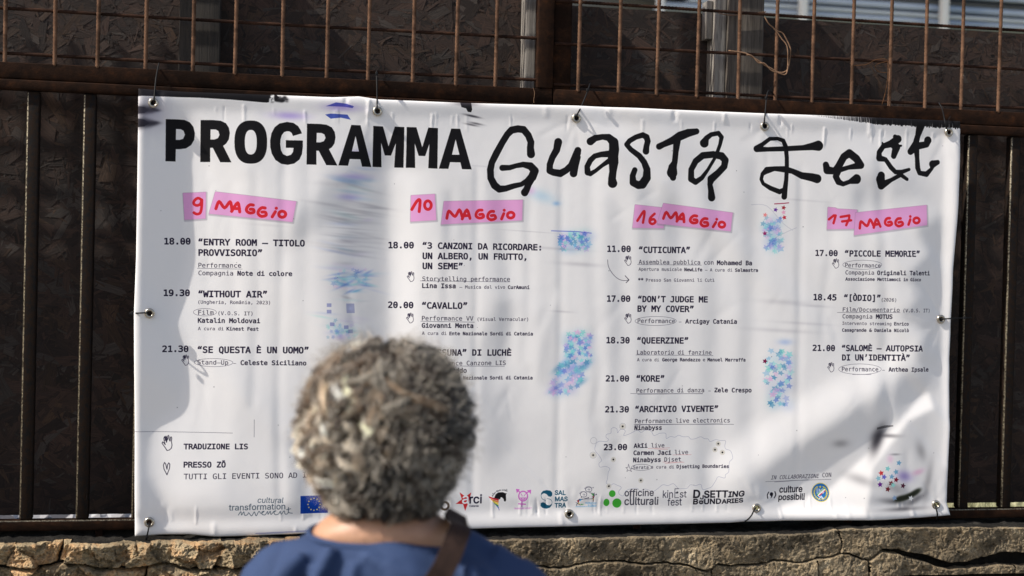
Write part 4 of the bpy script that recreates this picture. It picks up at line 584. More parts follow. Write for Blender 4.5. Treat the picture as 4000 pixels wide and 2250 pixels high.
# ------------------------------------------------------------------ materials
def rust_mat(name, a, b, c, scale=60, rough=.85, spots=None):
    m = M(name); v = m.coord(); n1 = m.noise(v, scale*.12, 5, .65); n2 = m.noise(v, scale, 6, .7)
    c1 = m.ramp(n1, (.3, a), (.55, b), (.75, c)); c2 = m.mix(m.ramp(n2, (.35, (0, 0, 0)), (.7, (1, 1, 1))), c1, tuple(x*.55 for x in b), 'MIX')
    n3 = m.noise(m.coord((1, 1, 2.2)), 9, 5, .7, .5)
    m.col(m.mix(m.ramp(n3, (.50, (0, 0, 0)), (.60, (.8, .8, .8))), m.mix(.55, c1, c2), tuple(x*.30 for x in b))); m.set(Roughness=rough, Metallic=0.0); m.b.inputs['Specular IOR Level'].default_value = .12
    m.bump(n2, .9, .0012, m.bump(n1, .4, .002)); return m.m
RUST_RAIL = rust_mat('rust_rail', (.009, .0044, .0028), (.027, .0110, .0050), (.062, .022, .008), 330)
RUST_LIT = rust_mat('rust_lit', (.075, .040, .026), (.155, .085, .052), (.22, .125, .078), 400, .9)  # sunlit copy of the rebar rust, for the vertical bars
RUST_SHADED = rust_mat('rust_shaded', (.020, .010, .007), (.040, .019, .012), (.075, .035, .020), 400, .9)  # shaded copy of the rebar rust, horizontal bars darkened in the colour
def paint_mat():
    m = M('flaking_black_paint'); v = m.coord(); n = m.noise(v, 80, 6, .75); n2 = m.noise(v, 500, 4, .7)
    f = m.ramp(n, (.42, (0, 0, 0)), (.56, (1, 1, 1)))
    m.col(m.mix(f, (.007, .006, .006), m.ramp(n2, (.3, (.008, .005, .004)), (.7, (.026, .015, .009))))); 
    m.b.inputs['Specular IOR Level'].default_value = .10; r = m.ramp(n, (.42, (.6, .6, .6)), (.56, (.85, .85, .85))); m.l(r, m.b.inputs['Roughness']); m.bump(n2, .5, .0008, m.bump(n, .4, .001)); return m.m
PAINT = paint_mat()
def wood_mat(name, a, b, c, sx=22):
    m = M(name); v = m.coord((sx, sx, 1.2)); n = m.noise(v, 3.0, 6, .65, 1.2); v2 = m.coord((160, 160, 3)); n2 = m.noise(v2, 2.5, 4, .7, .6)
    col = m.ramp(n, (.3, a), (.5, b), (.72, c)); m.col(m.mix(m.ramp(n2, (.3, (0, 0, 0)), (.5, (1, 1, 1))), tuple(x*.5 for x in a), col)); m.set(Roughness=.85)
    m.bump(n2, .6, .0015, m.bump(n, .5, .002)); return m.m
WOOD = wood_mat('weathered_timber', (.030, .024, .019), (.070, .057, .046), (.125, .106, .088))
WOODD = wood_mat('dark_timber', (.010, .0075, .006), (.021, .016, .012), (.036, .028, .022))
WOODL = wood_mat('pale_timber', (.10, .09, .08), (.20, .18, .16), (.30, .28, .25))
def strand_mat():
    m = M('osb_strand'); at_ = m.n('ShaderNodeAttribute', attribute_name='col'); uv = m.n('ShaderNodeUVMap'); mp = m.n('ShaderNodeMapping'); mp.inputs['Scale'].default_value = (.4, 1.9, 1)
    m.l(uv.outputs[0], mp.inputs[0]); n = m.noise(mp.outputs[0], 6, 4, .7, .4); nw = m.noise(m.coord(), 3.5, 4, .6)
    c = m.mix(.75, at_.outputs['Color'], m.ramp(n, (.32, (.18, .18, .18)), (.66, (1.25, 1.25, 1.25))), 'MULTIPLY')
    m.col(m.mix(.8, c, m.ramp(nw, (.3, (.45, .42, .4)), (.7, (1, .98, .95))), 'MULTIPLY')); m.set(Roughness=.8); m.bump(n, .7, .0012); return m.m
STRAND = strand_mat()
def simple(name, c, r=.6, spec=.5, metal=0):
    m = M(name); m.col(c); m.set(Roughness=r, Metallic=metal); m.b.inputs['Specular IOR Level'].default_value = spec; return m.m
OSBB = simple('osb_core', (.022, .016, .012), .9)

# ------------------------------------------------------------------ ground, street, site
def gmat(name, a, b, c, s=40, bs=.6):
    m = M(name); v = m.coord(); n = m.noise(v, s, 6, .7); n2 = m.noise(v, s*.06, 4, .6)
    m.col(m.mix(.5, m.ramp(n, (.3, a), (.5, b), (.7, c)), m.ramp(n2, (.3, a), (.7, c)))); m.set(Roughness=.9); m.bump(n, bs, .004); return m.m
ASPH = gmat('street_asphalt', (.05, .05, .052), (.085, .083, .08), (.14, .135, .13), 90)
PAVE = gmat('pavement_concrete', (.20, .19, .175), (.28, .27, .25), (.36, .345, .32), 70)
SITE = gmat('site_ground_gravel', (.10, .10, .115), (.19, .19, .205), (.30, .30, .32), 18)
GRASSG = gmat('dry_ground', (.10, .11, .045), (.19, .19, .09), (.32, .29, .17), 24)
def sheet(name, x0, x1, y0, y1, z, mat):
    return tag(mesh(name, [(x0, y0, z), (x1, y0, z), (x1, y1, z), (x0, y1, z)], [(0, 1, 2, 3)], mat), kind='structure')
sheet('ground', -120, 120, -120, 200, -.16, ASPH)
sheet('street', -60, 60, -30, -2.6, -.14, ASPH)
o = box('pavement', (-60, 60, -2.6, -.05, -.139, 0.0), PAVE, None); tag(o, kind='structure')
o = box('site_ground', (-60, 1.5, .29, 60, -.1, .80), SITE); tag(o, kind='structure')
o = box('site_verge', (1.502, 60, .29, 60, -.1, .79), GRASSG); tag(o, kind='structure')
# loose stones and dry grass on the site
def scatter(name, n, x0, x1, y0, y1, z, s0, s1, mat, kind):
    r = np.random.default_rng(3 if kind else 4); V = []; F = []
    for i in range(n):
        c = np.array([r.uniform(x0, x1), y0+(y1-y0)*r.random()**1.6, z]); s = r.uniform(s0, s1)
        if kind:
            P = r.normal(size=(8, 3)); P /= np.linalg.norm(P, axis=1)[:, None]
            cube = np.array([(a, b, d) for a in (-1, 1) for b in (-1, 1) for d in (-1, 1)])*.6+P*.35
            k = len(V); V += list(c+cube*s*np.array([1, 1, .7])+(0, 0, s*.2)); F += [tuple(k+j for j in f) for f in boxvf(0, 1, 0, 1, 0, 1)[1]]
        else:
            a = r.uniform(0, 6.28); d = np.array([math.cos(a), math.sin(a), 0])*.004; t = c+np.array([r.normal()*.03, r.normal()*.03, s]); k = len(V); V += [c-d, c+d, t]; F.append((k, k+1, k+2))
    return mesh(name, V, F, mat)
tag(scatter('rubble', 2600, -2.2, 1.5, .4, 9, .80, .012, .055, gmat('pale_rubble', (.30, .30, .33), (.42, .42, .45), (.58, .58, .60), 8), 1), kind='stuff', cat='rubble', label='pale rubble seen through the gap under the boards')
tag(scatter('grass', 12000, 1.55, 6.5, .5, 8, .79, .04, .14, gmat('dry_grass', (.22, .23, .12), (.36, .35, .21), (.50, .47, .33), 6), 0), kind='stuff', cat='grass', label='dry yellow green grass behind the right end of the boards')

# ------------------------------------------------------------------ metal clad shed far behind the fence
SHY = 9.0
clad = M('blue_white_cladding'); v = clad.coord(); n = clad.noise(v, 1.3, 3, .6); clad.col(clad.ramp(n, (.35, (.27, .35, .50)), (.6, (.46, .53, .66)))); clad.set(Roughness=.45); clad = clad.m
CLD = simple('grey_cladding', (.10, .105, .11), .7); CLDW = simple('pale_blue_sheet', (.60, .66, .74), .5); WHT = simple('white_post_paint', (.78, .77, .74), .5); CONC = gmat('shed_base_wall', (.09, .09, .085), (.13, .13, .125), (.17, .17, .16), 3)
shed = empty('clad_shed', (6, SHY, .8)); tag(shed, 'long low shed with pale horizontal metal sheets and white posts behind the fence', 'shed')
box('wall', (1.0, 16, SHY+.5, SHY+.7, .8, 5.2), CONC, shed)
for i, (z, h, mt) in enumerate([(4.005+.062*k, (.045, .030, .052, .024)[k % 4], (clad, CLDW, clad, CLD)[k % 4]) for k in range(18)]):
    q = box('cladding_sheet', (3.9+.35*math.sin(i*2.3), 16, SHY+.12-.012*i, SHY+.40, z, z+h), mt, shed, .008)
for px in (3138, 3690, 2580):
    p = at(px, 40, SHY); box('post', (p[0]-.035, p[0]+.035, SHY-.03, SHY+.05, .8, 5.1), WHT, shed, .01)
box('roof', (.8, 16.2, SHY-.4, SHY+4, 5.22, 5.32), clad, shed)

# ------------------------------------------------------------------ timber posts
def px_x(x, y, Y): return at(x, y, Y)[0]
pst = []
def post(px0, px1, py, Y0, Y1, z1, mat, lab, z0=.985):
    x0, x1 = px_x(px0, py, Y0), px_x(px1, py, Y0); t = empty('timber_post', ((x0+x1)/2, (Y0+Y1)/2, z0)); tag(t, lab, 'post', 'timber posts behind the fence')
    o = box('beam', (x0, x1, Y0, Y1, z0, z1), mat, t, .004)
    return t, x0, x1
t1, *_ = post(700, 862, 120, .040, .11, 2.42, WOODD, 'dark grooved timber post behind the mesh left of the banner title')
t2, *_ = post(2050, 2100, 200, .055, .11, 2.42, WOODL, 'narrow pale batten beside the double rusty upright')
t3, a3, b3 = post(2846, 2985, 120, .045, .12, 2.42, WOOD, 'sunlit grey timber post with wire wound round it, right of the rusty upright')
# the pale left batten stands for the post's sunlit side, light put in colour
o = box('batten', (a3-.030, a3-.001, .058, .118, .985, 2.42), WOODL, t3, .003)
o = box('offcut', (a3-.046, a3-.031, .075, .115, 2.18, 2.275), WOODL, t3, .002)

# ------------------------------------------------------------------ strand board panels
def board(x0, x1, z0, z1, lab, seed, Y=.123):
    r = np.random.default_rng(seed); b = empty('strand_board', ((x0+x1)/2, Y, z0)); tag(b, lab, 'board', 'strand boards behind the fence')
    box('panel', (x0, x1, Y, Y+.015, z0, z1), OSBB, b)
    A = (x1-x0)*(z1-z0); n = int(2600*A)+int(4200*A)
    n1 = int(2600*A); V = np.zeros((n, 4, 3)); C = np.zeros((n, 4, 4), np.float32)
    for i in range(n):
        big = i < n1; L = r.uniform(.06, .15) if big else r.uniform(.012, .05); W_ = r.uniform(.010, .034) if big else r.uniform(.0015, .006)
        a = r.normal(0, .9) if big else r.uniform(0, 3.14)
        ca, sa = math.cos(a), math.sin(a); ex = np.array([ca, 0, sa])*L/2; ez = np.array([-sa, 0, ca])*W_/2
        c = np.array([r.uniform(x0, x1), Y-.0004-r.random()*.0016-(0 if big else .0006), r.uniform(z0, z1)])
        tx, tz = r.normal(0, .005)*L, r.normal(0, .014)*W_
        k = r.uniform(.55, 1.0); e = r.uniform(-.2, .2)
        P = [c-ex*k-ez-(0, tx+tz, 0), c+ex-ez*(1+e)-(0, -tx+tz, 0), c+ex*k+ez-(0, -tx-tz, 0), c-ex+ez*(1-e)-(0, tx-tz, 0)]
        P = np.array(P); P[:, 0] = np.clip(P[:, 0], x0, x1); P[:, 2] = np.clip(P[:, 2], z0, z1); P[:, 1] = np.minimum(P[:, 1], Y-.0003); V[i] = P
        t = r.random(); base = np.array([.067, .038, .026])*(.40+.9*r.random()**1.5)
        if t > .90: base = np.array([.080, .046, .026])*r.uniform(.6, 1.2)
        elif t > .8: base = np.array([.078, .064, .055])*r.uniform(.7, 1.3)
        base = base*np.array([.85, .78, .76])
        C[i, :, :3] = base; C[i, :, 3] = 1
    me = bpy.data.meshes.new('wood_strand'); me.from_pydata(V.reshape(-1, 3).tolist(), [], [(4*i, 4*i+1, 4*i+2, 4*i+3) for i in range(n)])
    ca_ = me.color_attributes.new('col', 'FLOAT_COLOR', 'CORNER'); ca_.data.foreach_set('color', C.ravel())
    uv = me.uv_layers.new(name='UVMap'); u0 = r.random((n, 1, 2))*9; q = np.array([[0, 0], [1, 0], [1, 1], [0, 1]], float)[None]+u0; uv.data.foreach_set('uv', q.ravel())
    me.materials.append(STRAND); o = bpy.data.objects.new('wood_strand', me); link(o, b); o.location = -Vector(b.location); tag(o, kind='stuff')
zb0 = at(400, 2008, .123)[2]; zb1 = at(3850, 1963, .123)[2]; ztr = at(3326, 90, .123)[2]
xs1 = px_x(780, 300, .123); xs2 = px_x(2190, 300, .123)
board(-2.6, xs1-.002, zb0, 2.5, 'dark weathered strand board behind the left end of the fence', 1)
board(xs1+.002, xs2-.03, zb0, 2.48, 'middle weathered strand board, between the left post and the double rusty upright', 2, .125)
board(xs2-.026, 2.75, zb1, ztr, 'lowest topped weathered strand board, right of the double rusty upright', 3)

# ------------------------------------------------------------------ steel fence panels
def zrow(x, y): return float(at(x, y, 0)[2])
ZT, ZF, ZT2, ZL = 2.0265, 1.990, 1.9885, 1.966     # upper flat bar, lower square bar
ZB1, ZB0 = 1.016, .992
xu0, xu1, xu2 = px_x(2100, 200, -.004), px_x(2164, 200, -.004), px_x(2232, 200, .012)
EDGE = M('sun_glint_edge'); v = EDGE.coord(); n = EDGE.noise(v, 260, 4, .7); EDGE.col(EDGE.ramp(n, (.42, (.03, .022, .015)), (.62, (.36, .31, .22)))); EDGE.set(Roughness=.42, Metallic=.7); EDGE.bump(n, .4, .0005); EDGE = EDGE.m  # pale metal colour that paints the sun glint along bar edges
def glint_edges(o, x, rail=False):
    """paints the sun glint on left front corners, for rails also the top edge"""
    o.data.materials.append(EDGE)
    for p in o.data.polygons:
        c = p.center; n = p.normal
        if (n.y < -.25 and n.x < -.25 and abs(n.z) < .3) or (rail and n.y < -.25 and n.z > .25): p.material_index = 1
def bar_mesh(P0, P1, r0, twist):
    P0, P1 = Vector(P0), Vector(P1); L = (P1-P0).length; n = int(L/.0045); pts = [P0.lerp(P1, i/n) for i in range(n+1)]; j = random.uniform(-1, 1)
    R_ = [r0*(1+.10*(1 if (i % 2) else -1)) for i in range(n+1)]
    off = [Vector((.0012*math.sin(i*.021+j*3), .0008*math.sin(i*.017+j*5), .0012*math.sin(i*.019+j*7))) for i in range(n+1)]
    pts = [p+q for p, q in zip(pts, off)]
    return tubevf(pts, R_, 7)
def fence(lab, x0, x1, rails, pk0, step, npk, wx, hz, zt, end):
    f = empty('steel_fence', ((x0+x1)/2, .015, ZB0)); tag(f, lab, 'fence', 'steel fence panels')
    box('rail', (x0, x1, -.004, .026, ZF, zt), RUST_RAIL, f, .0022)
    box('rail', (x0, x1, -.010, .022, ZL, ZF-.0015), RUST_RAIL, f, .0035)
    glint_edges(box('rail', (x0, x1, -.004, .026, ZB0, ZB1), RUST_RAIL, f, .0025), 0, True)
    for k in range(npk):
        x = pk0+step*k
        if x0 <= x <= x1-.03: pk = box('picket', (x, x+.0275, -.002, .0245, ZB1+.0008, ZL-.0008), PAINT, f, .0035, 2); glint_edges(pk, x)
    for x in wx:
        v_, f_ = bar_mesh((x, .000, zt-.004), (x, .000, 2.62), .0046, 1); mesh('rebar', v_, f_, RUST_LIT, f, True)
    for z in hz:
        v_, f_ = bar_mesh((x0, .0092, z), (x1, .0092, z+.0*1), .0040, 1); mesh('rebar', v_, f_, RUST_SHADED, f, True)
    return f
fl = fence('rusty steel fence panel on the left, square pickets under a welded rebar grid', -2.6, xu1-.001, 0, -.4179-.12*18, .12, 32, [-.4653+.1*i+.004*math.sin(i*2.1) for i in range(-21, 12)], [2.0465, 2.145, 2.245, 2.345, 2.445], ZT, 1)
fr = fence('rusty steel fence panel on the right, rebar grid in front of the sunlit post', xu1+.001, 2.75, 0, 1.8516-.1194*9, .1194, 17, [.8307+.1*i+.003*math.sin(i*1.7+1) for i in range(0, 19)], [2.0382, 2.1373, 2.2369, 2.336, 2.436], 2.0268, 0)
box('upright', (xu0, xu1-.001, -.006, .028, ZT+.0005, 2.62), RUST_RAIL, fl, .003)
box('upright', (xu1+.0012, xu2, .010, .044, 2.0274, 2.62), RUST_RAIL, fr, .003)
# anchor pins into the wall
for x in (-.78, -.255): box('anchor_pin', (x, x+.016, .004, .020, .975, ZB0-.0008), RUST_RAIL, fl, .002)
for x in (1.0, 1.55, 2.3): box('anchor_pin', (x, x+.016, .004, .020, .975, ZB0-.0008), RUST_RAIL, fr, .002)

# ------------------------------------------------------------------ banner
def curve_px(P, s):
    P = np.array(P, float); return np.stack([np.interp(s, np.linspace(0, 1, len(P)), P[:, i]) for i in (0, 1)], -1)
def arclen(P, n):
    P = toplane(np.array(P, float)); L = np.r_[0, np.cumsum(np.hypot(*np.diff(P, axis=0).T))]; L /= L[-1]; s = np.linspace(0, 1, n)
    return np.stack([np.interp(s, L, P[:, i]) for i in (0, 1)], -1)
NS, NT = 800, 400
TOP = [(542, 349), (740, 361), (1000, 371), (1300, 383), (1400, 379), (1480, 391), (1800, 403), (2250, 415), (2600, 430), (3000, 446), (3400, 460), (3746, 474)]
BOT = [(528, 2092), (620, 2087), (740, 2086), (840, 2094), (1000, 2088), (1221, 2082), (1740, 2066), (2200, 2056), (2536, 2047), (2847, 2041), (2909, 2036), (3207, 2028), (3450, 2026), (3600, 2020), (3708, 2011)]
LEFT = [(542, 349), (541, 500), (538, 700), (533, 1000), (525, 1222), (526, 1500), (527, 1800), (528, 2092)]
RIGHT = [(3746, 474), (3744, 600), (3738, 800), (3722, 1100), (3716, 1247), (3709, 1400), (3706, 1500), (3700, 1750), (3695, 1960), (3708, 2011)]
tp, bt, lf, rg = arclen(TOP, NS+1), arclen(BOT, NS+1), arclen(LEFT, NT+1), arclen(RIGHT, NT+1)
s = np.linspace(0, 1, NS+1)[:, None, None]; t = np.linspace(0, 1, NT+1)[None, :, None]
G = (1-t)*tp[:, None]+t*bt[:, None]+(1-s)*lf[None]+s*rg[None]-((1-s)*(1-t)*tp[0]+s*(1-t)*tp[-1]+(1-s)*t*bt[0]+s*t*bt[-1])
BX, BZ = G[..., 0], G[..., 1]
# --- folds of the vinyl: a height field found from the tilt the cloth shows along the light
GW, GH = 644, 363          # working grid over the survey picture, 4 units of the 2576 wide view
def mpoly(P, val, bl, J):
    cs = [np.array(P, float)/4]; x0, y0, c = cov_poly(cs); A = np.zeros((GH, GW)); h_, w_ = c.shape
    X0, Y0, X1, Y1 = max(x0, 0), max(y0, 0), min(x0+w_, GW), min(y0+h_, GH)
    if X1 > X0 and Y1 > Y0: A[Y0:Y1, X0:X1] = c[Y0-y0:Y1-y0, X0-x0:X1-x0]
    J += blur(A, bl/4)*val
def mline(P, w_, val, bl, J):
    P = np.array(P, float)
    x0, y0, c = cov_stroke([[(x/4, y/4, w_/8) for x, y in P]]); A = np.zeros((GH, GW)); h_, ww = c.shape
    X0, Y0, X1, Y1 = max(x0, 0), max(y0, 0), min(x0+ww, GW), min(y0+h_, GH)
    if X1 > X0 and Y1 > Y0: A[Y0:Y1, X0:X1] = c[Y0-y0:Y1-y0, X0-x0:X1-x0]
    J += blur(A, bl/4)*val
J = np.zeros((GH, GW))
mpoly([(335, 225), (480, 290), (483, 500), (479, 640), (452, 740), (430, 805), (455, 870), (474, 960), (470, 1010), (420, 1045), (385, 1070), (372, 1130), (375, 1200), (410, 1260), (416, 1360), (335, 1360)], -.215, 14, J)
mline([(352, 230), (346, 700), (344, 1340)], 14, .22, 5, J)
mpoly([(484, 300), (640, 300), (620, 700), (600, 1000), (560, 1250), (430, 1260), (395, 1090), (472, 1035), (478, 860), (445, 800), (484, 640)], .14, 16, J)
mpoly([(960, 290), (1000, 400), (840, 560), (720, 640), (700, 600), (880, 400)], -.16, 18, J)
mpoly([(850, 560), (985, 430), (985, 1000), (850, 1000), (835, 700)], -.17, 24, J)
mpoly([(988, 430), (1070, 430), (1060, 1000), (988, 1000)], .20, 12, J)
mpoly([(560, 440), (760, 440), (780, 700), (800, 1000), (640, 1000), (600, 700)], .07, 30, J)
mpoly([(1110, 500), (1180, 460), (1180, 1300), (1100, 1300)], -.05, 14, J)
for x in (1190, 1402, 2002): mline([(x+4, 430), (x, 800), (x-8, 1260)], 10, -.12, 5, J); mline([(x+20, 430), (x+16, 800), (x+8, 1260)], 10, .10, 6, J)
mpoly([(1240, 760), (1310, 760), (1240, 960), (1200, 1100), (1190, 900)], -.10, 12, J); mpoly([(1330, 800), (1395, 750), (1390, 980), (1330, 960)], -.08, 12, J); mline([(1400, 740), (1350, 860), (1340, 960)], 14, .12, 7, J)
mpoly([(1440, 430), (1560, 430), (1540, 1200), (1430, 1200)], .05, 22, J); mpoly([(1580, 500), (1680, 500), (1640, 1200), (1560, 1200)], -.04, 22, J)
mpoly([(1700, 340), (1900, 560), (1700, 620), (1500, 360)], -.05, 20, J); mline([(1560, 330), (1800, 560)], 50, .09, 14, J)
mpoly([(2130, 430), (2300, 440), (2360, 520), (2250, 560), (2150, 520)], -.12, 22, J); mline([(2300, 520), (2050, 620)], 60, .08, 20, J)
mpoly([(2380, 540), (2300, 580), (2335, 640), (2270, 700), (2310, 740), (2260, 800), (2325, 840), (2290, 905), (2355, 930), (2385, 900)], -.20, 11, J)
mpoly([(2374, 340), (2402, 340), (2392, 1180), (2372, 1180)], .24, 5, J)
mpoly([(2310, 880), (2200, 900), (1980, 1020), (1780, 1160), (1800, 1240), (2000, 1120), (2200, 980)], .24, 16, J)
mpoly([(2350, 900), (2370, 960), (2180, 1110), (2020, 1200), (1890, 1270), (1890, 1190), (2060, 1070)], -.20, 20, J)
mpoly([(2335, 990), (2310, 1010), (2230, 1095), (2090, 1233), (1970, 1275), (1960, 1300), (2170, 1300), (2190, 1180), (2280, 1060), (2345, 1030)], .46, 4, J)
mpoly([(2260, 1080), (2345, 1020), (2350, 1290), (2230, 1290)], -.10, 16, J)
mpoly([(690, 1080), (780, 1100), (800, 1330), (700, 1330), (740, 1200)], -.14, 18, J); mpoly([(500, 1010), (560, 1010), (560, 1180), (500, 1180)], -.05, 20, J)
mpoly([(1210, 1000), (1300, 960), (1290, 1120), (1230, 1200)], -.10, 18, J); mpoly([(1440, 1000), (1780, 1000), (1820, 1260), (1440, 1270)], -.05, 34, J); mpoly([(1100, 1060), (1420, 1060), (1420, 1270), (1150, 1270)], -.05, 34, J)
mline([(350, 232), (1000, 252), (1700, 275), (2400, 306)], 12, .16, 4, J); mline([(420, 262), (1000, 280), (1700, 303), (2380, 332)], 34, -.10, 8, J)
mline([(345, 1330), (1200, 1306), (2380, 1284)], 18, .14, 5, J); mline([(345, 1296), (1200, 1272), (2300, 1256)], 26, -.07, 7, J)
cr_ = random.Random(31)
for x in (520, 575, 640, 705, 770, 1060, 1120, 1255, 1330, 1480, 1545, 1620, 1700, 1790, 1880, 2080, 2150, 2210):
    a_ = cr_.uniform(.045, .10); w_ = cr_.uniform(16, 44); y0_, y1_ = cr_.uniform(340, 520), cr_.uniform(800, 1290); b_ = cr_.uniform(-24, 18)
    P_ = [(x+b_*t_+6*math.sin(t_*5+x), y0_+(y1_-y0_)*t_) for t_ in (0, .2, .4, .6, .8, 1)]
    mline(P_, w_, -a_, w_*.30, J); mline([(q_[0]+w_*.9, q_[1]) for q_ in P_], w_, a_*.9, w_*.32, J)
for k_ in range(26):
    x, y = cr_.uniform(430, 2330), cr_.uniform(420, 1230); L_ = cr_.uniform(40, 150); t_ = cr_.choice([cr_.uniform(-.5, -1.2), cr_.uniform(1.2, 1.9)]); w_ = cr_.uniform(6, 16); a_ = cr_.uniform(.04, .08)
    mline([(x, y), (x+L_*math.cos(t_), y+L_*math.sin(t_))], w_, -a_, w_*.5, J); mline([(x+w_, y+w_*.4), (x+w_+L_*math.cos(t_), y+w_*.4+L_*math.sin(t_))], w_, a_, w_*.5, J)
for x, y in ((388, 262), (948, 280), (1447, 298), (1919, 319), (2382, 334), (378, 787), (2367, 803), (376, 1311), (1431, 1291), (1899, 1276), (2352, 1269)):
    for k in range(5 if x != 378 else 0):
        a = (k-2)*.55+(math.pi/2 if y < 500 else (-math.pi/2 if y > 1200 else (0 if x < 1000 else math.pi)))+random.uniform(-.2, .2); L = random.uniform(50, 110)
        mline([(x+16*math.cos(a), y+16*math.sin(a)), (x+L*math.cos(a), y+L*math.sin(a))], 8, -.10, 4, J); mline([(x+16*math.cos(a)+8, y+16*math.sin(a)+6), (x+L*math.cos(a)+8, y+L*math.sin(a)+6)], 8, .10, 4, J)
J = np.where(J > 0, J*.62, J)
uu, vv = np.meshgrid(np.arange(GW)/GW, np.arange(GH)/GH); J += .05*noise2(uu*7, vv*3, 5, 3)+.03*noise2(uu*18, vv*5, 6, 3)
CS = .004; gx = np.arange(PX0-.1, PX1+.1, CS); gz = np.arange(PZ1+.1, PZ0-.1, -CS)
XX, ZZ = np.meshgrid(gx, gz); qx, qy = topx(XX, ZZ); qx = qx/4000*GW; qy = qy/2250*GH
def samp(A, x, y):
    x = np.clip(x, 0, A.shape[1]-1.001); y = np.clip(y, 0, A.shape[0]-1.001); xi = x.astype(int); yi = y.astype(int); fx = x-xi; fy = y-yi
    return (A[yi, xi]*(1-fx)+A[yi, xi+1]*fx)*(1-fy)+(A[yi+1, xi]*(1-fx)+A[yi+1, xi+1]*fx)*fy
JP = samp(J, qx, qy)
pad = 60; JQ = np.pad(JP, pad, mode='linear_ramp')
kx = 2*np.pi*np.fft.fftfreq(JQ.shape[1], CS)[None]; ky = 2*np.pi*np.fft.fftfreq(JQ.shape[0], CS)[:, None]
D = 1j*(.70*kx+.68*ky); eps = (2*np.pi/1.0)**2*.30
Hh = np.real(np.fft.ifft2(np.fft.fft2(JQ)*np.conj(D)/(np.abs(D)**2+eps)))[pad:-pad, pad:-pad]
Hh -= Hh.mean()
hB = samp(Hh, (BX-gx[0])/CS, (gz[0]-BZ)/CS)
hB = np.clip(hB, -.022, .05)
# --- small vertical creases along the hems
ed = random.Random(9)
sarr = np.linspace(0, 1, NS+1)[:, None]*1.985; tarr = np.linspace(0, 1, NT+1)[None]*.99
for top_ in (1, 0):
    for i in range(46):
        x = ed.uniform(.03, 1.96); L = ed.uniform(.02, .055); y0 = ed.uniform(.022, .03); y = tarr if top_ else .99-tarr; w_ = ed.uniform(.0018, .0035); A_ = ed.uniform(.0004, .0011)*(1 if ed.random() < .7 else -1)
        if i % 5 == 0: A_ *= 2.2; w_ *= 2.2; y0 = 0
        env = np.clip((y-y0)/.004, 0, 1)*np.clip((y0+L-y)/.012, 0, 1)
        hB = hB+A_*np.exp(-((sarr-x-.06*(y-y0)*ed.uniform(-1, 1))/w_)**2)*env
hB = hB+.00015*noise2(sarr*40+0*tarr, tarr*40+0*sarr, 8, 2)
ed_s = np.minimum(sarr, 1.985-sarr); ed_t = np.minimum(tarr, .99-tarr); ed_ = np.minimum(ed_s, ed_t)
hB = hB-.0025*np.exp(-ed_/.004)             # the hem rolls back
BY = -.040-hB
V = np.stack([BX, BY, BZ], -1).reshape(-1, 3)
EYE = [(600, 405), (1472, 437), (2246, 464), (2979, 495), (3699, 518), (586, 1223), (3675, 1247), (584, 2036), (1400, 2030), (2222, 2006), (2950, 1982), (3652, 1970)]
EP = [at(x, y, -.045) for x, y in EYE]
EC = [toplane(np.array([float(x), float(y)])) for x, y in EYE]
idx = np.arange((NS+1)*(NT+1)).reshape(NS+1, NT+1)
Fq = np.stack([idx[:-1, :-1], idx[:-1, 1:], idx[1:, 1:], idx[1:, :-1]], -1).reshape(-1, 4)
cx = (BX[:-1, :-1]+BX[1:, 1:])/2; cz = (BZ[:-1, :-1]+BZ[1:, 1:])/2; keep = np.ones(cx.shape, bool)
for ex, ez in EC: keep &= ((cx-ex)**2+(cz-ez)**2) > .0078**2
Fq = Fq[keep.reshape(-1)]
me = bpy.data.meshes.new('festival_banner'); me.vertices.add(len(V)); me.vertices.foreach_set('co', V.ravel()); me.loops.add(len(Fq)*4); me.loops.foreach_set('vertex_index', Fq.ravel())
me.polygons.add(len(Fq)); me.polygons.foreach_set('loop_start', np.arange(len(Fq))*4); me.polygons.foreach_set('loop_total', np.full(len(Fq), 4)); me.polygons.foreach_set('use_smooth', np.ones(len(Fq), bool)); me.update(calc_edges=True)
uv = me.uv_layers.new(name='UVMap'); UVv = np.stack([(V[:, 0]-PX0)/(PX1-PX0), (V[:, 2]-PZ0)/(PZ1-PZ0)], -1); uv.data.foreach_set('uv', UVv[Fq.ravel()].ravel().astype(np.float32))
bm_ = M('printed_vinyl'); ti = bm_.n('ShaderNodeTexImage'); ti.image = IMG; ti.extension = 'EXTEND'
bm_.col(ti.outputs[0]); bm_.set(Roughness=.6); bm_.b.inputs['Specular IOR Level'].default_value = .10
wv = bm_.n('ShaderNodeTexVoronoi', voronoi_dimensions='3D'); wv.inputs['Scale'].default_value = 420; bm_.l(bm_.coord(), wv.inputs['Vector']); bm_.bump(wv.outputs[0], .25, .0004)
me.materials.append(bm_.m); banner = bpy.data.objects.new('festival_banner', me); link(banner)
sm = banner.modifiers.new('thickness', 'SOLIDIFY'); sm.thickness = .0007; sm.offset = -1
tag(banner, 'white vinyl programme banner tied across the fence, black title and four columns of events', 'banner')
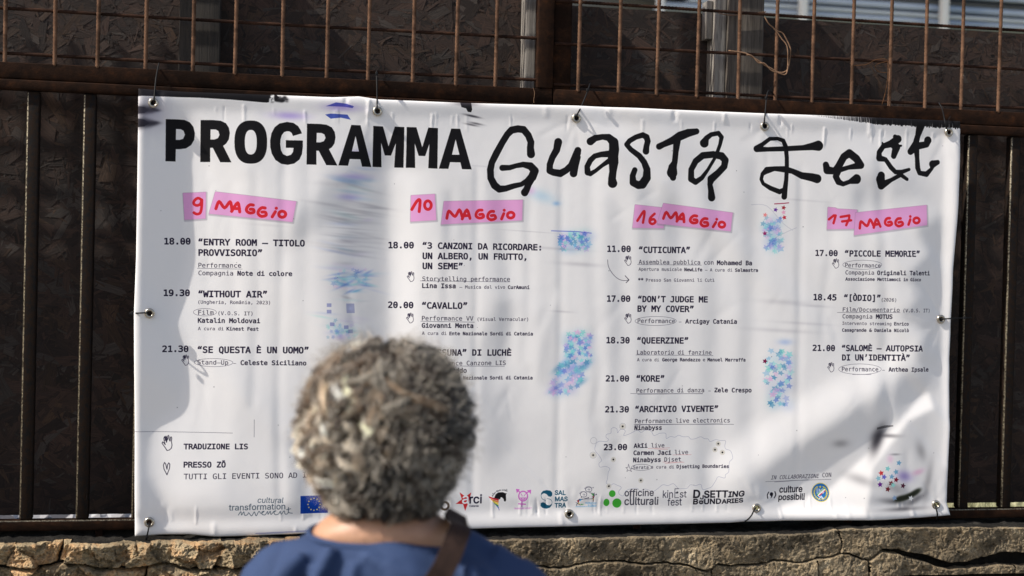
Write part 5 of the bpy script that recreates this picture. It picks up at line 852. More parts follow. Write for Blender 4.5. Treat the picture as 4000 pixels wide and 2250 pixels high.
# eyelets
NIK = M('nickel_eyelet'); NIK.col((.46, .42, .36)); NIK.set(Roughness=.28, Metallic=1.0); NIK = NIK.m
def eyelet_mesh():
    V = []; F = []; prof = [(.0050, .0022), (.0053, .0004), (.0062, -.0014), (.0078, -.0019), (.0096, -.0014), (.0112, .0002), (.0112, .0030)]; n = 32
    for i in range(n):
        a = 2*math.pi*i/n
        for r_, y in prof: V.append((r_*math.cos(a), y, r_*math.sin(a)))
    m = len(prof)
    for i in range(n):
        for k in range(m-1): F.append((i*m+k, i*m+k+1, ((i+1) % n)*m+k+1, ((i+1) % n)*m+k))
    me = bpy.data.meshes.new('eyelet'); me.from_pydata(V, [], F); me.materials.append(NIK); me.polygons.foreach_set('use_smooth', [True]*len(F)); return me
EM = eyelet_mesh(); EY = []
def surf_y(x, z):
    d = (BX-x)**2+(BZ-z)**2; k = np.argsort(d.ravel())[:200]; return BY.ravel()[k].min(), BY.ravel()[k]
for (ex, ez) in EC:
    y = surf_y(ex, ez)[0]; o = bpy.data.objects.new('eyelet', EM); link(o, banner); o.location = (ex, y-.0003, ez); o.rotation_euler = (random.uniform(-.06, .06), 0, random.uniform(-.06, .06)); EY.append((ex, y, ez))

# ------------------------------------------------------------------ cable ties
TIE = simple('black_nylon_tie', (.008, .008, .009), .6, .2)
def tie(i, pts, Y, lab, head=None, whisker=None):
    ex, ey, ez = EY[i]; t = empty('cable_tie', (ex, ey-.004, ez)); tag(t, lab, 'cable tie', 'cable ties holding the banner')
    P = [(ex, ey+.006, ez)]
    for k, (x, y) in enumerate(pts): P.append(tuple(at(x, y, Y[k] if hasattr(Y, '__len__') else Y)))
    v, f = tubevf(smoothpath(P, 5), .0018, 6); parts = [(v, f)]
    if whisker: parts.append(tubevf([at(x, y, -.05) for x, y in whisker], .0009, 5))
    v, f = merge(parts); mesh('strap', v, f, TIE, t, True)
    if head:
        h = at(*head, (Y[0] if hasattr(Y, '__len__') else Y)-.001); box('lock', (h[0]-.0028, h[0]+.0028, h[1]-.0025, h[1]+.0025, h[2]-.004, h[2]+.004), TIE, t, .001)
yk = [-.055, -.040, -.030, -.014, .004]
tie(0, [(602, 385), (605, 350), (609, 310), (614, 280), (621, 246)], yk, 'black cable tie at the top left corner eyelet')
tie(1, [(1473, 420), (1473, 385), (1472, 330), (1471, 290), (1471, 276)], yk, 'black cable tie above the title letters A and M, its lock over the rail', (1471, 288))
tie(2, [(2256, 445), (2270, 418), (2288, 375), (2299, 345), (2305, 326)], yk, 'leaning black cable tie above the handwritten letter u', (2295, 352))
tie(3, [(2986, 470), (2990, 430), (2994, 385), (3000, 357), (3012, 356), (3021, 372), (3022, 390)], [-.055, -.04, -.03, -.018, -.006, .008, .02], 'black cable tie looping back over the rail, above the letter F', (2992, 383))
tie(4, [(3694, 490), (3688, 460), (3680, 425), (3668, 402)], [-.06, -.055, -.05, -.04], 'forked black cable tie at the top right corner eyelet', None, [(3696, 488), (3704, 468), (3713, 454)])
tie(5, [(566, 1222), (540, 1223), (508, 1224)], [-.06, -.055, -.02], 'black cable tie at the middle of the left edge', (516, 1224))
tie(6, [(3700, 1245), (3740, 1243), (3770, 1242), (3796, 1241)], [-.06, -.05, -.02, -.012], 'black cable tie at the middle of the right edge, round a picket', (3768, 1242))
tie(7, [(581, 2060), (577, 2082), (572, 2100), (570, 2112)], [-.058, -.054, -.045, -.02], 'black cable tie at the bottom left corner eyelet', (573, 2096))
tie(10, [(2943, 1998), (2935, 2014), (2920, 2030), (2902, 2040)], [-.058, -.056, -.05, -.02], 'black cable tie curving down from the bottom eyelet by the blue round emblem')
tie(11, [(3657, 1988), (3661, 2004), (3661, 2020), (3657, 2034)], [-.06, -.058, -.05, -.02], 'black cable tie at the bottom right corner eyelet')

# ------------------------------------------------------------------ tie wires
WIRED = rust_mat('dark_orange_wire', (.06, .028, .014), (.13, .06, .026), (.18, .085, .04), 500)
WIRE = rust_mat('rusty_wire', (.15, .09, .06), (.30, .18, .11), (.40, .26, .17), 500)
def r4(P): return [(2700+x*.5047, y*.5047) for x, y in P]
wl = empty('wire_loop', tuple(at(3030, 230, -.01))); tag(wl, 'twisted rusty wire hanging in a loop from the grid beside the sunlit post', 'wire')
A = smoothpath([at(*p, -.014) for p in r4([(290, 392), (420, 412), (470, 440), (520, 470), (570, 505), (620, 530), (660, 555), (700, 562), (735, 550), (752, 520), (762, 470), (768, 380), (735, 300), (705, 255), (665, 240), (635, 215), (605, 190), (585, 160), (570, 130)])], 5)
Bw = smoothpath([at(*p, -.017) for p in r4([(430, 425), (470, 432), (520, 485), (570, 492), (620, 545), (670, 562), (720, 578), (742, 555), (748, 480), (742, 360), (700, 300), (665, 250), (640, 222)])], 5)
v, f = merge([tubevf(A, .0017, 6), tubevf(Bw, .0015, 6)]); mesh('wire', v, f, WIRE, wl, True)
wb = empty('wire_tie', tuple(at(2890, 52, .03))); tag(wb, 'rusty binding wire wound round the sunlit post and the top bar', 'wire')
v, f = merge([tubevf(smoothpath([at(*p, .036) for p in r4([(212, 103), (300, 117), (430, 110), (560, 97), (574, 86)])], 5), .0012, 6), tubevf(smoothpath([at(*p, .034) for p in r4([(240, 96), (330, 100), (450, 102), (568, 92)])], 4), .0011, 6)]); mesh('wire', v, f, WIRE, wb, True)
ws = empty('wire_scrap', tuple(at(3460, 250, 0))); tag(ws, 'thin orange wire scrap tied on the right of the grid, end drooping to the rail', 'wire')
sc = lambda P: [(2600+x*.5452, y*.5452) for x, y in P]
v, f = merge([tubevf(smoothpath([at(*p, -.006) for p in sc([(1350, 470), (1440, 462), (1500, 430), (1580, 425), (1592, 470), (1590, 560), (1575, 660), (1550, 750)])], 5), .0009, 5), tubevf(smoothpath([at(*p, -.003) for p in sc([(1590, 440), (1530, 455), (1500, 480), (1530, 515), (1585, 520)])], 5), .0009, 5)]); mesh('wire', v, f, WIRED, ws, True)
wn = empty('bent_wire', tuple(at(2085, 350, 0))); tag(wn, 'short bent wire sticking up beside the double rusty upright above the banner', 'wire')
v, f = tubevf(smoothpath([at(x, y, -.006) for x, y in ((2082, 343), (2086, 352), (2088, 370), (2085, 390), (2086, 403))], 4), .0006, 5); mesh('wire', v, f, WIRE, wn, True)
# ------------------------------------------------------------------ masonry wall
def stone_mat(name, a, b, c, d, dark=.35):
    m = M(name); v = m.coord(); n1 = m.noise(v, 16, 6, .65, .4); n2 = m.noise(v, 120, 6, .7); n3 = m.noise(v, 420, 4, .7); n4 = m.noise(v, 7, 3, .6)
    c1 = m.ramp(n1, (.30, a), (.45, b), (.58, c), (.74, d)); c2 = m.mix(m.ramp(n2, (.33, (0, 0, 0)), (.5, (1, 1, 1))), tuple(x*dark for x in a), c1); c3 = m.mix(.55, c1, c2)
    c3 = m.mix(1.0, c3, m.ramp(n4, (.36, (.62, .60, .58)), (.62, (1.35, 1.32, 1.25))), 'MULTIPLY')  # broad patches lightened to paint in sunlit parts of the wall
    m.col(m.mix(.6, c3, m.ramp(n3, (.34, (.30, .28, .26)), (.62, (1.2, 1.17, 1.1))), 'MULTIPLY')); m.set(Roughness=.93); m.b.inputs['Specular IOR Level'].default_value = .2
    m.bump(n3, .8, .003, m.bump(n2, .9, .009)); return m.m
ROCK = stone_mat('yellow_rubble_stone', (.15, .115, .075), (.42, .345, .235), (.55, .35, .19), (.68, .60, .47))
PLAS = stone_mat('grey_brown_render', (.10, .082, .058), (.22, .185, .135), (.33, .265, .18), (.44, .39, .30), .2)
DIRT_SHADE = stone_mat('dark_shaded_mortar', (.009, .0085, .008), (.016, .015, .014), (.028, .026, .024), (.050, .048, .045))  # dark mortar and dirt, darkened further to paint the banner's shade on the ledge
def p5(P): return [(2700+x*.5047, 1900+y*.5047) for x, y in P]
CR = p5([(-1500, 640), (-1300, 610), (-1000, 640), (-800, 590), (-620, 575), (-400, 600), (-200, 590), (0, 618), (70, 650), (140, 655), (200, 600), (300, 612), (400, 605), (560, 600), (650, 572), (780, 590), (900, 588), (980, 560), (1080, 550), (1175, 522), (1240, 528), (1330, 562), (1380, 568), (1420, 540), (1480, 492), (1600, 495), (1680, 530), (1850, 558), (1950, 600), (2100, 608), (2250, 580), (2400, 545), (2700, 545)])
CL_ = [(-400, 2216), (0, 2225), (150, 2222), (200, 2210), (280, 2202), (330, 2210), (400, 2232), (560, 2222), (640, 2206), (690, 2212), (740, 2228), (900, 2224), (960, 2230), (1050, 2225), (1300, 2215), (1943, 2223)]
CRK = [(x, y) for x, y in CL_ if x < 1940]+[(x, y) for x, y in CR if x > 1945]
WY = -.085
cr = np.array([at(x, y, WY)[[0, 2]] for x, y in CRK])
TOPW = np.array([at(x, y, WY)[[0, 2]] for x, y in ((-500, 2128), (0, 2128), (90, 2126), (300, 2124), (560, 2121), (760, 2119), (1000, 2112), (1300, 2108), (2000, 2110), (2500, 2098), (2760, 2092), (3000, 2090), (3200, 2084), (3320, 2066), (3600, 2062), (3780, 2056), (3860, 2061), (4000, 2062), (4400, 2064))])
def cw(x): return .0006+.0016*(.5+.5*noise2(x*9, x*0, 9, 2))+np.interp(x, [px_x(3380, 2170, WY), px_x(3500, 2170, WY), px_x(3660, 2170, WY), px_x(3760, 2170, WY), px_x(3930, 2170, WY)], [0, .005, .011, .007, .020])
def zc(x): return np.interp(x, cr[:, 0], cr[:, 1])
def ztop(x): return np.interp(x, TOPW[:, 0], TOPW[:, 1])
# splits of the upper and lower course, in survey pixels
UP_ = [(-1700, 'r'), (225, 'r'), (1170, 'r'), (3285, 'p'), (4700, 'p')]
LO_ = [(-1300, 'r'), (560, 'r'), (1165, 'r'), (2775, 'p'), (3190, 'p'), (3395, 'p'), (3965, 'p'), (4700, 'p')]
UX = [px_x(x, 2170, WY) for x, _ in UP_]; LX = [px_x(x, 2245, WY) for x, _ in LO_]
wall = empty('masonry_wall', (.8, .1, 0)); tag(wall, 'old low wall under the fence, yellow rubble at left and cracked grey render at right', 'wall')
box('core', (-2.55, 4.0, WY+.035, .26, -.1, .955), DIRT_SHADE, wall)
FR = np.random.default_rng(8); FC = np.stack([FR.uniform(-2.6, .4, 270), FR.uniform(.84, 1.02, 270)], 1); FG = FR.normal(0, .55, (270, 2)); FA = FR.normal(0, .009, 270)
def facets(X, Z):
    Xw = X+.012*noise2(X*20, Z*20, 61, 3); Zw = Z+.012*noise2(X*20, Z*20, 62, 3); out = np.full(X.shape, -9.)
    best = np.full(X.shape, 9.)
    for c, g, a in zip(FC, FG, FA):
        d = (Xw-c[0])**2+(Zw-c[1])**2; m_ = d < best; best = np.where(m_, d, best); out = np.where(m_, a+g[0]*(Xw-c[0])+g[1]*(Zw-c[1]), out)
    return np.clip(out, -.022, .022)
def course(x0, x1, upper, kind, seed):
    dx = .0016; zlo = .868; xs = np.arange(x0-.016, x1+.016, dx); N = 70 if upper else 34
    t = np.linspace(0, 1, N+1)[None]; xs_ = xs[:, None]
    wob = lambda x, sd, k, a: a*noise2(x*k, x*0+sd*.37, sd, 4)
    crack = zc(xs)+wob(xs, 3, 60, .0035)
    if upper: lo = crack+cw(xs)*.5; hi = ztop(xs)+wob(xs, 4, 40, .004)
    else: hi = crack-cw(xs); lo = np.full_like(xs, zlo)
    Z = lo[:, None]*(1-t)+hi[:, None]*t; X = xs_+0*t
    # ragged vertical ends
    edg = np.minimum(X-(x0+.012*noise2(Z*22, Z*0, int(x0*1000) % 97, 4)), (x1-.0016*(.4+.6*noise2(Z*70, Z*0, 77, 2))+.012*noise2(Z*22, Z*0, int(x1*1000) % 97, 4))-X)
    zed = np.minimum(Z-lo[:, None], (hi[:, None]-Z)); e2 = np.minimum(edg, zed)
    if kind == 'r':
        rg = lambda a, sd, oc: 1-2*np.abs(noise2(X*a+seed, Z*a, sd, oc))
        h = facets(X, Z)+.006*noise2(X*30+seed, Z*30, 20, 3)+.0055*rg(60, 22, 3)+.0045*rg(150, 23, 2)+.002*noise2(X*420, Z*420, 24, 1)-.006; rnd_ = .012
    else:
        Xn, Zn = X+.006*noise2(X*40, Z*40, 35, 3)+.003*noise2(Z*130, X*130, 36, 2), Z+.006*noise2(X*40, Z*40, 37, 3)+.003*noise2(Z*130, X*130, 38, 2)
        p_ = noise2(Xn*120, Zn*120, 33, 2); h = .013*noise2(X*12+seed, Z*12, 30, 3)+.0022*noise2(X*45, Z*45, 31, 4)+.0046*noise2(Xn*115, Zn*115, 32, 4, .75)-.006*np.clip(p_-.25, 0, 1)*2; rnd_ = .004
    Y = WY-h+.012*0
    if not upper and kind == 'p': Y = Y-.004
    if upper: Y = Y+.006*np.clip(1-(hi[:, None]-Z)/.004, 0, 1)**2
    Y = Y+.030*np.clip(1-e2/(rnd_*.5), 0, 1)**2.2
    keep_ = (edg[:-1, :-1] > 0) & (edg[1:, 1:] > 0)
    V = np.stack([X, Y, Z], -1)
    # flat bed running back under the fence
    if upper:
        yb = np.linspace(0, 1, 14)[None, 1:]; yy = Y[:, -1:]*(1-yb)+.05*yb; X2 = xs_+0*yb; Z2 = hi[:, None]-.002+.0025*noise2(X2*60, yy*60, 41, 3)-.004*yb; V = np.concatenate([V, np.stack([X2, yy, Z2], -1)], 1); keep_ = np.concatenate([keep_, np.repeat(keep_[:, -1:], 13, 1)], 1)
    n0, n1 = V.shape[:2]; idx = np.arange(n0*n1).reshape(n0, n1)
    F = np.stack([idx[:-1, :-1], idx[1:, :-1], idx[1:, 1:], idx[:-1, 1:]], -1)[keep_]
    o = mesh('stone' if kind == 'r' else 'render_slab', V.reshape(-1, 3), F, ROCK if kind == 'r' else PLAS, wall, True)
    if upper:
        o.data.materials.append(DIRT_SHADE); mi = np.zeros(keep_.shape, np.int32); mi[:, N-1:] = 1; o.data.polygons.foreach_set('material_index', mi[keep_])
for L_, up in ((list(zip(UX, [k for _, k in UP_])), True), (list(zip(LX, [k for _, k in LO_])), False)):
    x0 = -2.5
    for i, (x1, k) in enumerate(L_): course(x0, x1, up, k, i*1.7+(5 if up else 0)); x0 = x1
# rows of stone below the part in view, down to the pavement
r = random.Random(4)
z = .858
while z > .02:
    h = min(r.uniform(.13, .2), z); x = -2.5
    while x < 3.4:
        w_ = r.uniform(.2, .42); o = box('stone', (x+.006, x+w_-.006, WY-.004+r.uniform(-.006, .006), WY+.05, z-h+.006, z-.004), PLAS if x > .5 else ROCK, wall, .012, 2); x += w_
    z -= h
# ragged dark mortar bed and soil on top of the wall
n = 900; xs = np.linspace(-2.5, 3.2, n); ys = np.linspace(-.055, .25, 40); X, Y = np.meshgrid(xs, ys, indexing='ij')
Z = np.interp(X, TOPW[:, 0], TOPW[:, 1])-.001+.006*noise2(X*25, Y*25, 51, 4)+.004*noise2(X*90, Y*90, 52, 3)-.012*np.clip((-.02-Y)/.035, 0, 1)+.010*np.clip(1-np.abs(Y-.035)/.03, 0, 1)*(X < .1)
Z = np.minimum(Z, .9895)-.05*np.clip((Y-.10)/.1, 0, 1); idx = np.arange(n*40).reshape(n, 40); F = np.stack([idx[:-1, :-1], idx[1:, :-1], idx[1:, 1:], idx[:-1, 1:]], -1).reshape(-1, 4)
mesh('mortar_bed', np.stack([X, Y, Z], -1).reshape(-1, 3), F, DIRT_SHADE, wall, True)
# ------------------------------------------------------------------ the reader in front of the banner
SKIN = M('skin'); v = SKIN.coord(); n = SKIN.noise(v, 30, 4, .6); SKIN.col(SKIN.ramp(n, (.3, (.36, .19, .115)), (.7, (.48, .27, .17)))); SKIN.set(Roughness=.5); SKIN.b.inputs['Subsurface Weight'].default_value = .12; SKIN.b.inputs['Subsurface Radius'].default_value = (.01, .004, .002); SKIN = SKIN.m
CLOTH = M('blue_cotton'); v = CLOTH.coord(); n = CLOTH.noise(v, 9, 4, .6); n2 = CLOTH.noise(v, 700, 2, .5); CLOTH.col(CLOTH.ramp(n, (.3, (.013, .031, .090)), (.7, (.020, .044, .118)))); CLOTH.set(Roughness=.85); CLOTH.bump(n2, .25, .0006, CLOTH.bump(n, .25, .004)); CLOTH = CLOTH.m
TROU = simple('dark_trousers', (.02, .022, .03), .85); SHOE = simple('shoe_leather', (.03, .022, .018), .6)
LEA = M('brown_leather_strap'); v = LEA.coord(); n = LEA.noise(v, 60, 5, .6); LEA.col(LEA.ramp(n, (.3, (.024, .013, .010)), (.7, (.048, .027, .020)))); LEA.set(Roughness=.75); LEA.b.inputs['Specular IOR Level'].default_value = .2; LEA.bump(n, .3, .001); LEA = LEA.m
HC = atd(1512, 1690, 1.87)                                 # centre of the head of hair
hx, hy, hz = HC
PA = YAW*.9                                                   # she faces the banner, the way the camera looks
ca, sa = math.cos(-PA), math.sin(-PA)
def W3(p):                                                    # person space: x to her right side, y forward, z up
    x, y, z = p; return (hx+ca*x-sa*y, hy+sa*x+ca*y, z)
def loftvf(rings, n=28, e=2.3):
    """rings: (cx, cy, z, a, b)"""
    V = []; F = []
    for cx, cy, z, a, b in rings:
        for k in range(n):
            t = 2*math.pi*k/n; c, s_ = math.cos(t), math.sin(t)
            V.append((cx+a*math.copysign(abs(c)**(2/e), c), cy+b*math.copysign(abs(s_)**(2/e), s_), z))
    for i in range(len(rings)-1):
        for k in range(n): F.append((i*n+k, i*n+(k+1) % n, (i+1)*n+(k+1) % n, (i+1)*n+k))
    F.append(tuple(range(n-1, -1, -1))); F.append(tuple((len(rings)-1)*n+k for k in range(n))); return V, F
def ellvf(c, r, rot=0, n=16):
    V = []; F = []
    for i in range(1, n):
        a = math.pi*i/n
        for k in range(2*n):
            t = math.pi*k/n; V.append((c[0]+r[0]*math.sin(a)*math.cos(t), c[1]+r[1]*math.sin(a)*math.sin(t), c[2]+r[2]*math.cos(a)))
    for i in range(n-2):
        for k in range(2*n): F.append((i*2*n+k, (i+1)*2*n+k, (i+1)*2*n+(k+1) % (2*n), i*2*n+(k+1) % (2*n)))
    V.append((c[0], c[1], c[2]+r[2])); V.append((c[0], c[1], c[2]-r[2])); a, b = len(V)-2, len(V)-1; m = (n-2)*2*n
    for k in range(2*n): F.append((a, k, (k+1) % (2*n))); F.append((b, m+(k+1) % (2*n), m+k))
    return V, F
def fused(name, parts, mat, parent, vox=.006, smooth=6):
    v, f = merge(parts); v = [W3(p) for p in v]; o = mesh(name, v, f, mat, parent, True)
    m = o.modifiers.new('fuse', 'REMESH'); m.mode = 'VOXEL'; m.voxel_size = vox; m.use_smooth_shade = True
    m = o.modifiers.new('soft', 'SMOOTH'); m.iterations = smooth; m.factor = .6; return o
per = empty('person', W3((0, .02, 0))); tag(per, 'person seen from behind with curly grey hair and a blue top, reading the banner', 'person')
zH = hz+.006                                                  # skull centre
NKz = at(0, 0)[2]*0
zt_ = atd(1500, 2059, 1.87)[2]                               # neckline at the back
B_ = []
B_.append(ellvf((0, .005, zH+.012), (.074, .092, .098)))
B_.append(ellvf((0, .030, zH-.045), (.060, .066, .072)))
B_.append(ellvf((0, .062, zH-.085), (.032, .030, .026)))      # chin
B_.append(ellvf((0, .094, zH-.030), (.0115, .020, .022), n=8)); B_.append(ellvf((0, .088, zH-.012), (.008, .014, .026), n=8))   # nose
B_.append(ellvf((0, .084, zH-.066), (.022, .010, .006), n=8)); B_.append(ellvf((0, .083, zH-.074), (.019, .010, .006), n=8))   # lips
for s_ in (-1, 1):
    B_.append(ellvf((s_*.032, .078, zH-.004), (.0145, .012, .010), n=8)); B_.append(ellvf((s_*.030, .082, zH+.014), (.020, .010, .006), n=8))
    B_.append(ellvf((s_*.078, .004, zH-.022), (.008, .017, .030), n=8))
B_.append(loftvf([(0, .004, zH-.10, .050, .054), (0, -.002, zt_+.035, .056, .055), (0, -.004, zt_+.020, .066, .058), (0, -.004, zt_+.008, .083, .064), (0, -.003, zt_-.003, .094, .068), (0, 0, zt_-.02, .098, .066), (0, 0, zt_-.06, .120, .072), (0, 0, zt_-.16, .140, .085), (0, .005, zt_-.34, .135, .090), (0, 0, zt_-.50, .165, .105), (0, 0, zt_-.60, .165, .11)]))
def limb(P, R_, n=14): return tubevf(smoothpath(P, 4), np.interp(np.linspace(0, 1, (len(P)-1)*4+1), np.linspace(0, 1, len(R_)), R_), n)
for s_ in (-1, 1):
    B_.append(limb([(s_*.128+.008, 0, zt_-.095), (s_*.165+.008, -.01, zt_-.18), (s_*.188, -.01, zt_-.31), (s_*.19, .05, zt_-.43), (s_*.19, .11, zt_-.53)], [.040, .042, .038, .034, .025]))
    hb = Vector((s_*.188, .118, zt_-.56)); B_.append(ellvf(tuple(hb+Vector((0, .004, -.012))), (.016, .034, .046), n=10))
    for k in range(4):
        q = Vector((s_*.188, .094+k*.017, zt_-.60+(.004 if k in (1, 2) else 0))); L = (.066, .074, .078, .066)[3-k]
        B_.append(tubevf([q+Vector((0, 0, .02)), q+Vector((-s_*.002, .001, -.012)), q+Vector((-s_*.010, .002, -L*.62)), q+Vector((-s_*.022, .002, -L))], [.0088, .0085, .0078, .0066], 8))
    q = Vector((s_*.182, .148, zt_-.555)); B_.append(tubevf([q+Vector((0, -.012, .008)), q+Vector((-s_*.006, .012, -.018)), q+Vector((-s_*.012, .020, -.046)), q+Vector((-s_*.016, .018, -.062))], [.011, .0105, .0095, .0075], 8))
    B_.append(limb([(s_*.085, 0, zt_-.58), (s_*.085, .005, .45), (s_*.085, -.01, .25), (s_*.085, -.02, .07)], [.085, .062, .052, .036]))
body = fused('body', B_, SKIN, per, .0055, 4)
EYEW = simple('eye_white', (.75, .73, .70), .2); IRIS = simple('iris', (.05, .03, .02), .2); LIP = simple('lips', (.35, .12, .10), .5)
for s_ in (-1, 1):
    v, f = ellvf((s_*.032, .0845, zH-.004), (.0095, .0075, .0062), n=8); mesh('eye', [W3(p) for p in v], f, EYEW, per, True)
    v, f = ellvf((s_*.032, .0905, zH-.004), (.0042, .0022, .0042), n=8); mesh('iris', [W3(p) for p in v], f, IRIS, per, True)
v, f = ellvf((0, .0925, zH-.070), (.020, .0035, .006), n=8); mesh('lips', [W3(p) for p in v], f, LIP, per, True)
# top: loft with sloping shoulders, boat neck, sleeves; folds pushed into it
S_ = [loftvf([(0, -.004, zt_-.005, .089, .066), (.004, -.004, zt_-.010, .110, .078), (.008, -.002, zt_-.021, .134, .086), (.010, 0, zt_-.044, .152, .096), (.010, 0, zt_-.095, .162, .104), (0, 0, zt_-.20, .170, .108), (0, .004, zt_-.34, .160, .104), (0, 0, zt_-.48, .182, .122), (0, 0, zt_-.56, .188, .126)], 36, 2.5)]
def sag(p):
    x, y, z = p; k = max(0, min(1, (z-(zt_-.045))/.03))*max(0, min(1, -y/.05)); return (x, y, z-.016*k*(.55+.45*x/.1))
S_[0] = ([sag(p) for p in S_[0][0]], S_[0][1])
for s_ in (-1, 1): S_.append(limb([(s_*.118+.014, 0, zt_-.066), (s_*.150+.015, -.004, zt_-.086), (s_*.170+.015, -.008, zt_-.16), (s_*.180+.008, -.01, zt_-.24), (s_*.192+.004, -.01, zt_-.32)], [.052, .054, .055, .055, .056], 18))
for P_, r_ in (([(-.060, zt_-.012), (-.078, zt_-.06), (-.090, zt_-.13), (-.095, zt_-.2)], .017), ([(-.030, zt_-.03), (-.045, zt_-.09), (-.050, zt_-.18)], .013), ([(.010, zt_-.03), (.030, zt_-.075), (.065, zt_-.12), (.09, zt_-.2)], .014), ([(-.095, zt_-.022), (-.125, zt_-.06), (-.145, zt_-.12)], .014), ([(.11, zt_-.03), (.12, zt_-.08), (.115, zt_-.16)], .013), ([(-.02, zt_-.02), (.03, zt_-.045), (.08, zt_-.05)], .009)):
    Q_ = []
    for x, z in P_: b = .076+.028*min(1, (zt_-z)/.09); Q_.append((x, -.004-b*(max(0, 1-abs(x/.175)**2.5))**(1/2.5)-r_*.05, z))
    Q_ = smoothpath(Q_, 4); S_.append(tubevf(Q_, [r_*(.45+.55*math.sin(math.pi*(k+.5)/len(Q_))) for k in range(len(Q_))], 12))
top_ = fused('shirt', S_, CLOTH, per, .005, 3)
tx = bpy.data.textures.new('cloth_folds', 'CLOUDS'); tx.noise_scale = .085; tx.noise_depth = 1
ob_ = bpy.data.objects.new('tmp', None)
m = top_.modifiers.new('folds', 'DISPLACE'); m.texture = tx; m.strength = .024; m.mid_level = .5; m.texture_coords = 'LOCAL'
# neck hem
hm = []
for k in range(49):
    t = 2*math.pi*k/48; c, s2 = math.cos(t), math.sin(t); a, b, e = .0985, .0745, 2.4
    x = a*math.copysign(abs(c)**(2/e), c); y = -.004+b*math.copysign(abs(s2)**(2/e), s2); hm.append(W3(sag((x, y, zt_-.0065))))
v, f = tubevf(hm, .0042, 8); mesh('neck_hem', v, f, CLOTH, per, True)
v, f = merge([loftvf([(0, 0, zt_-.53, .178, .118), (0, 0, zt_-.66, .172, .118)])]+[limb([(s_*.09, 0, zt_-.62), (s_*.088, .004, .45), (s_*.087, -.01, .22), (s_*.087, -.014, .085)], [.094, .076, .068, .062]) for s_ in (-1, 1)]); 
fused('trousers', [(v, f)], TROU, per, .009, 4)
for s_ in (-1, 1): fused('shoe', [ellvf((s_*.088, .045, .045), (.045, .125, .045)), ellvf((s_*.088, -.02, .06), (.042, .055, .055))], SHOE, per, .008, 2)

# ---- hair
HAIR = M('grey_curly_hair'); a_ = HAIR.n('ShaderNodeAttribute', attribute_name='col'); HAIR.col(a_.outputs['Color']); HAIR.set(Roughness=.38); HAIR.b.inputs['Specular IOR Level'].default_value = .6; HAIR = HAIR.m
HCAP = simple('hair_undercoat', (.035, .028, .022), .9)
v, f = loftvf([(0, .000, zH-.098, .050, .050), (0, -.010, zH-.075, .072, .072), (0, -.012, zH-.03, .086, .088), (0, -.010, zH+.02, .088, .095), (0, -.006, zH+.06, .078, .088), (0, -.002, zH+.09, .056, .066), (0, 0, zH+.108, .020, .026)], 28, 2.1)
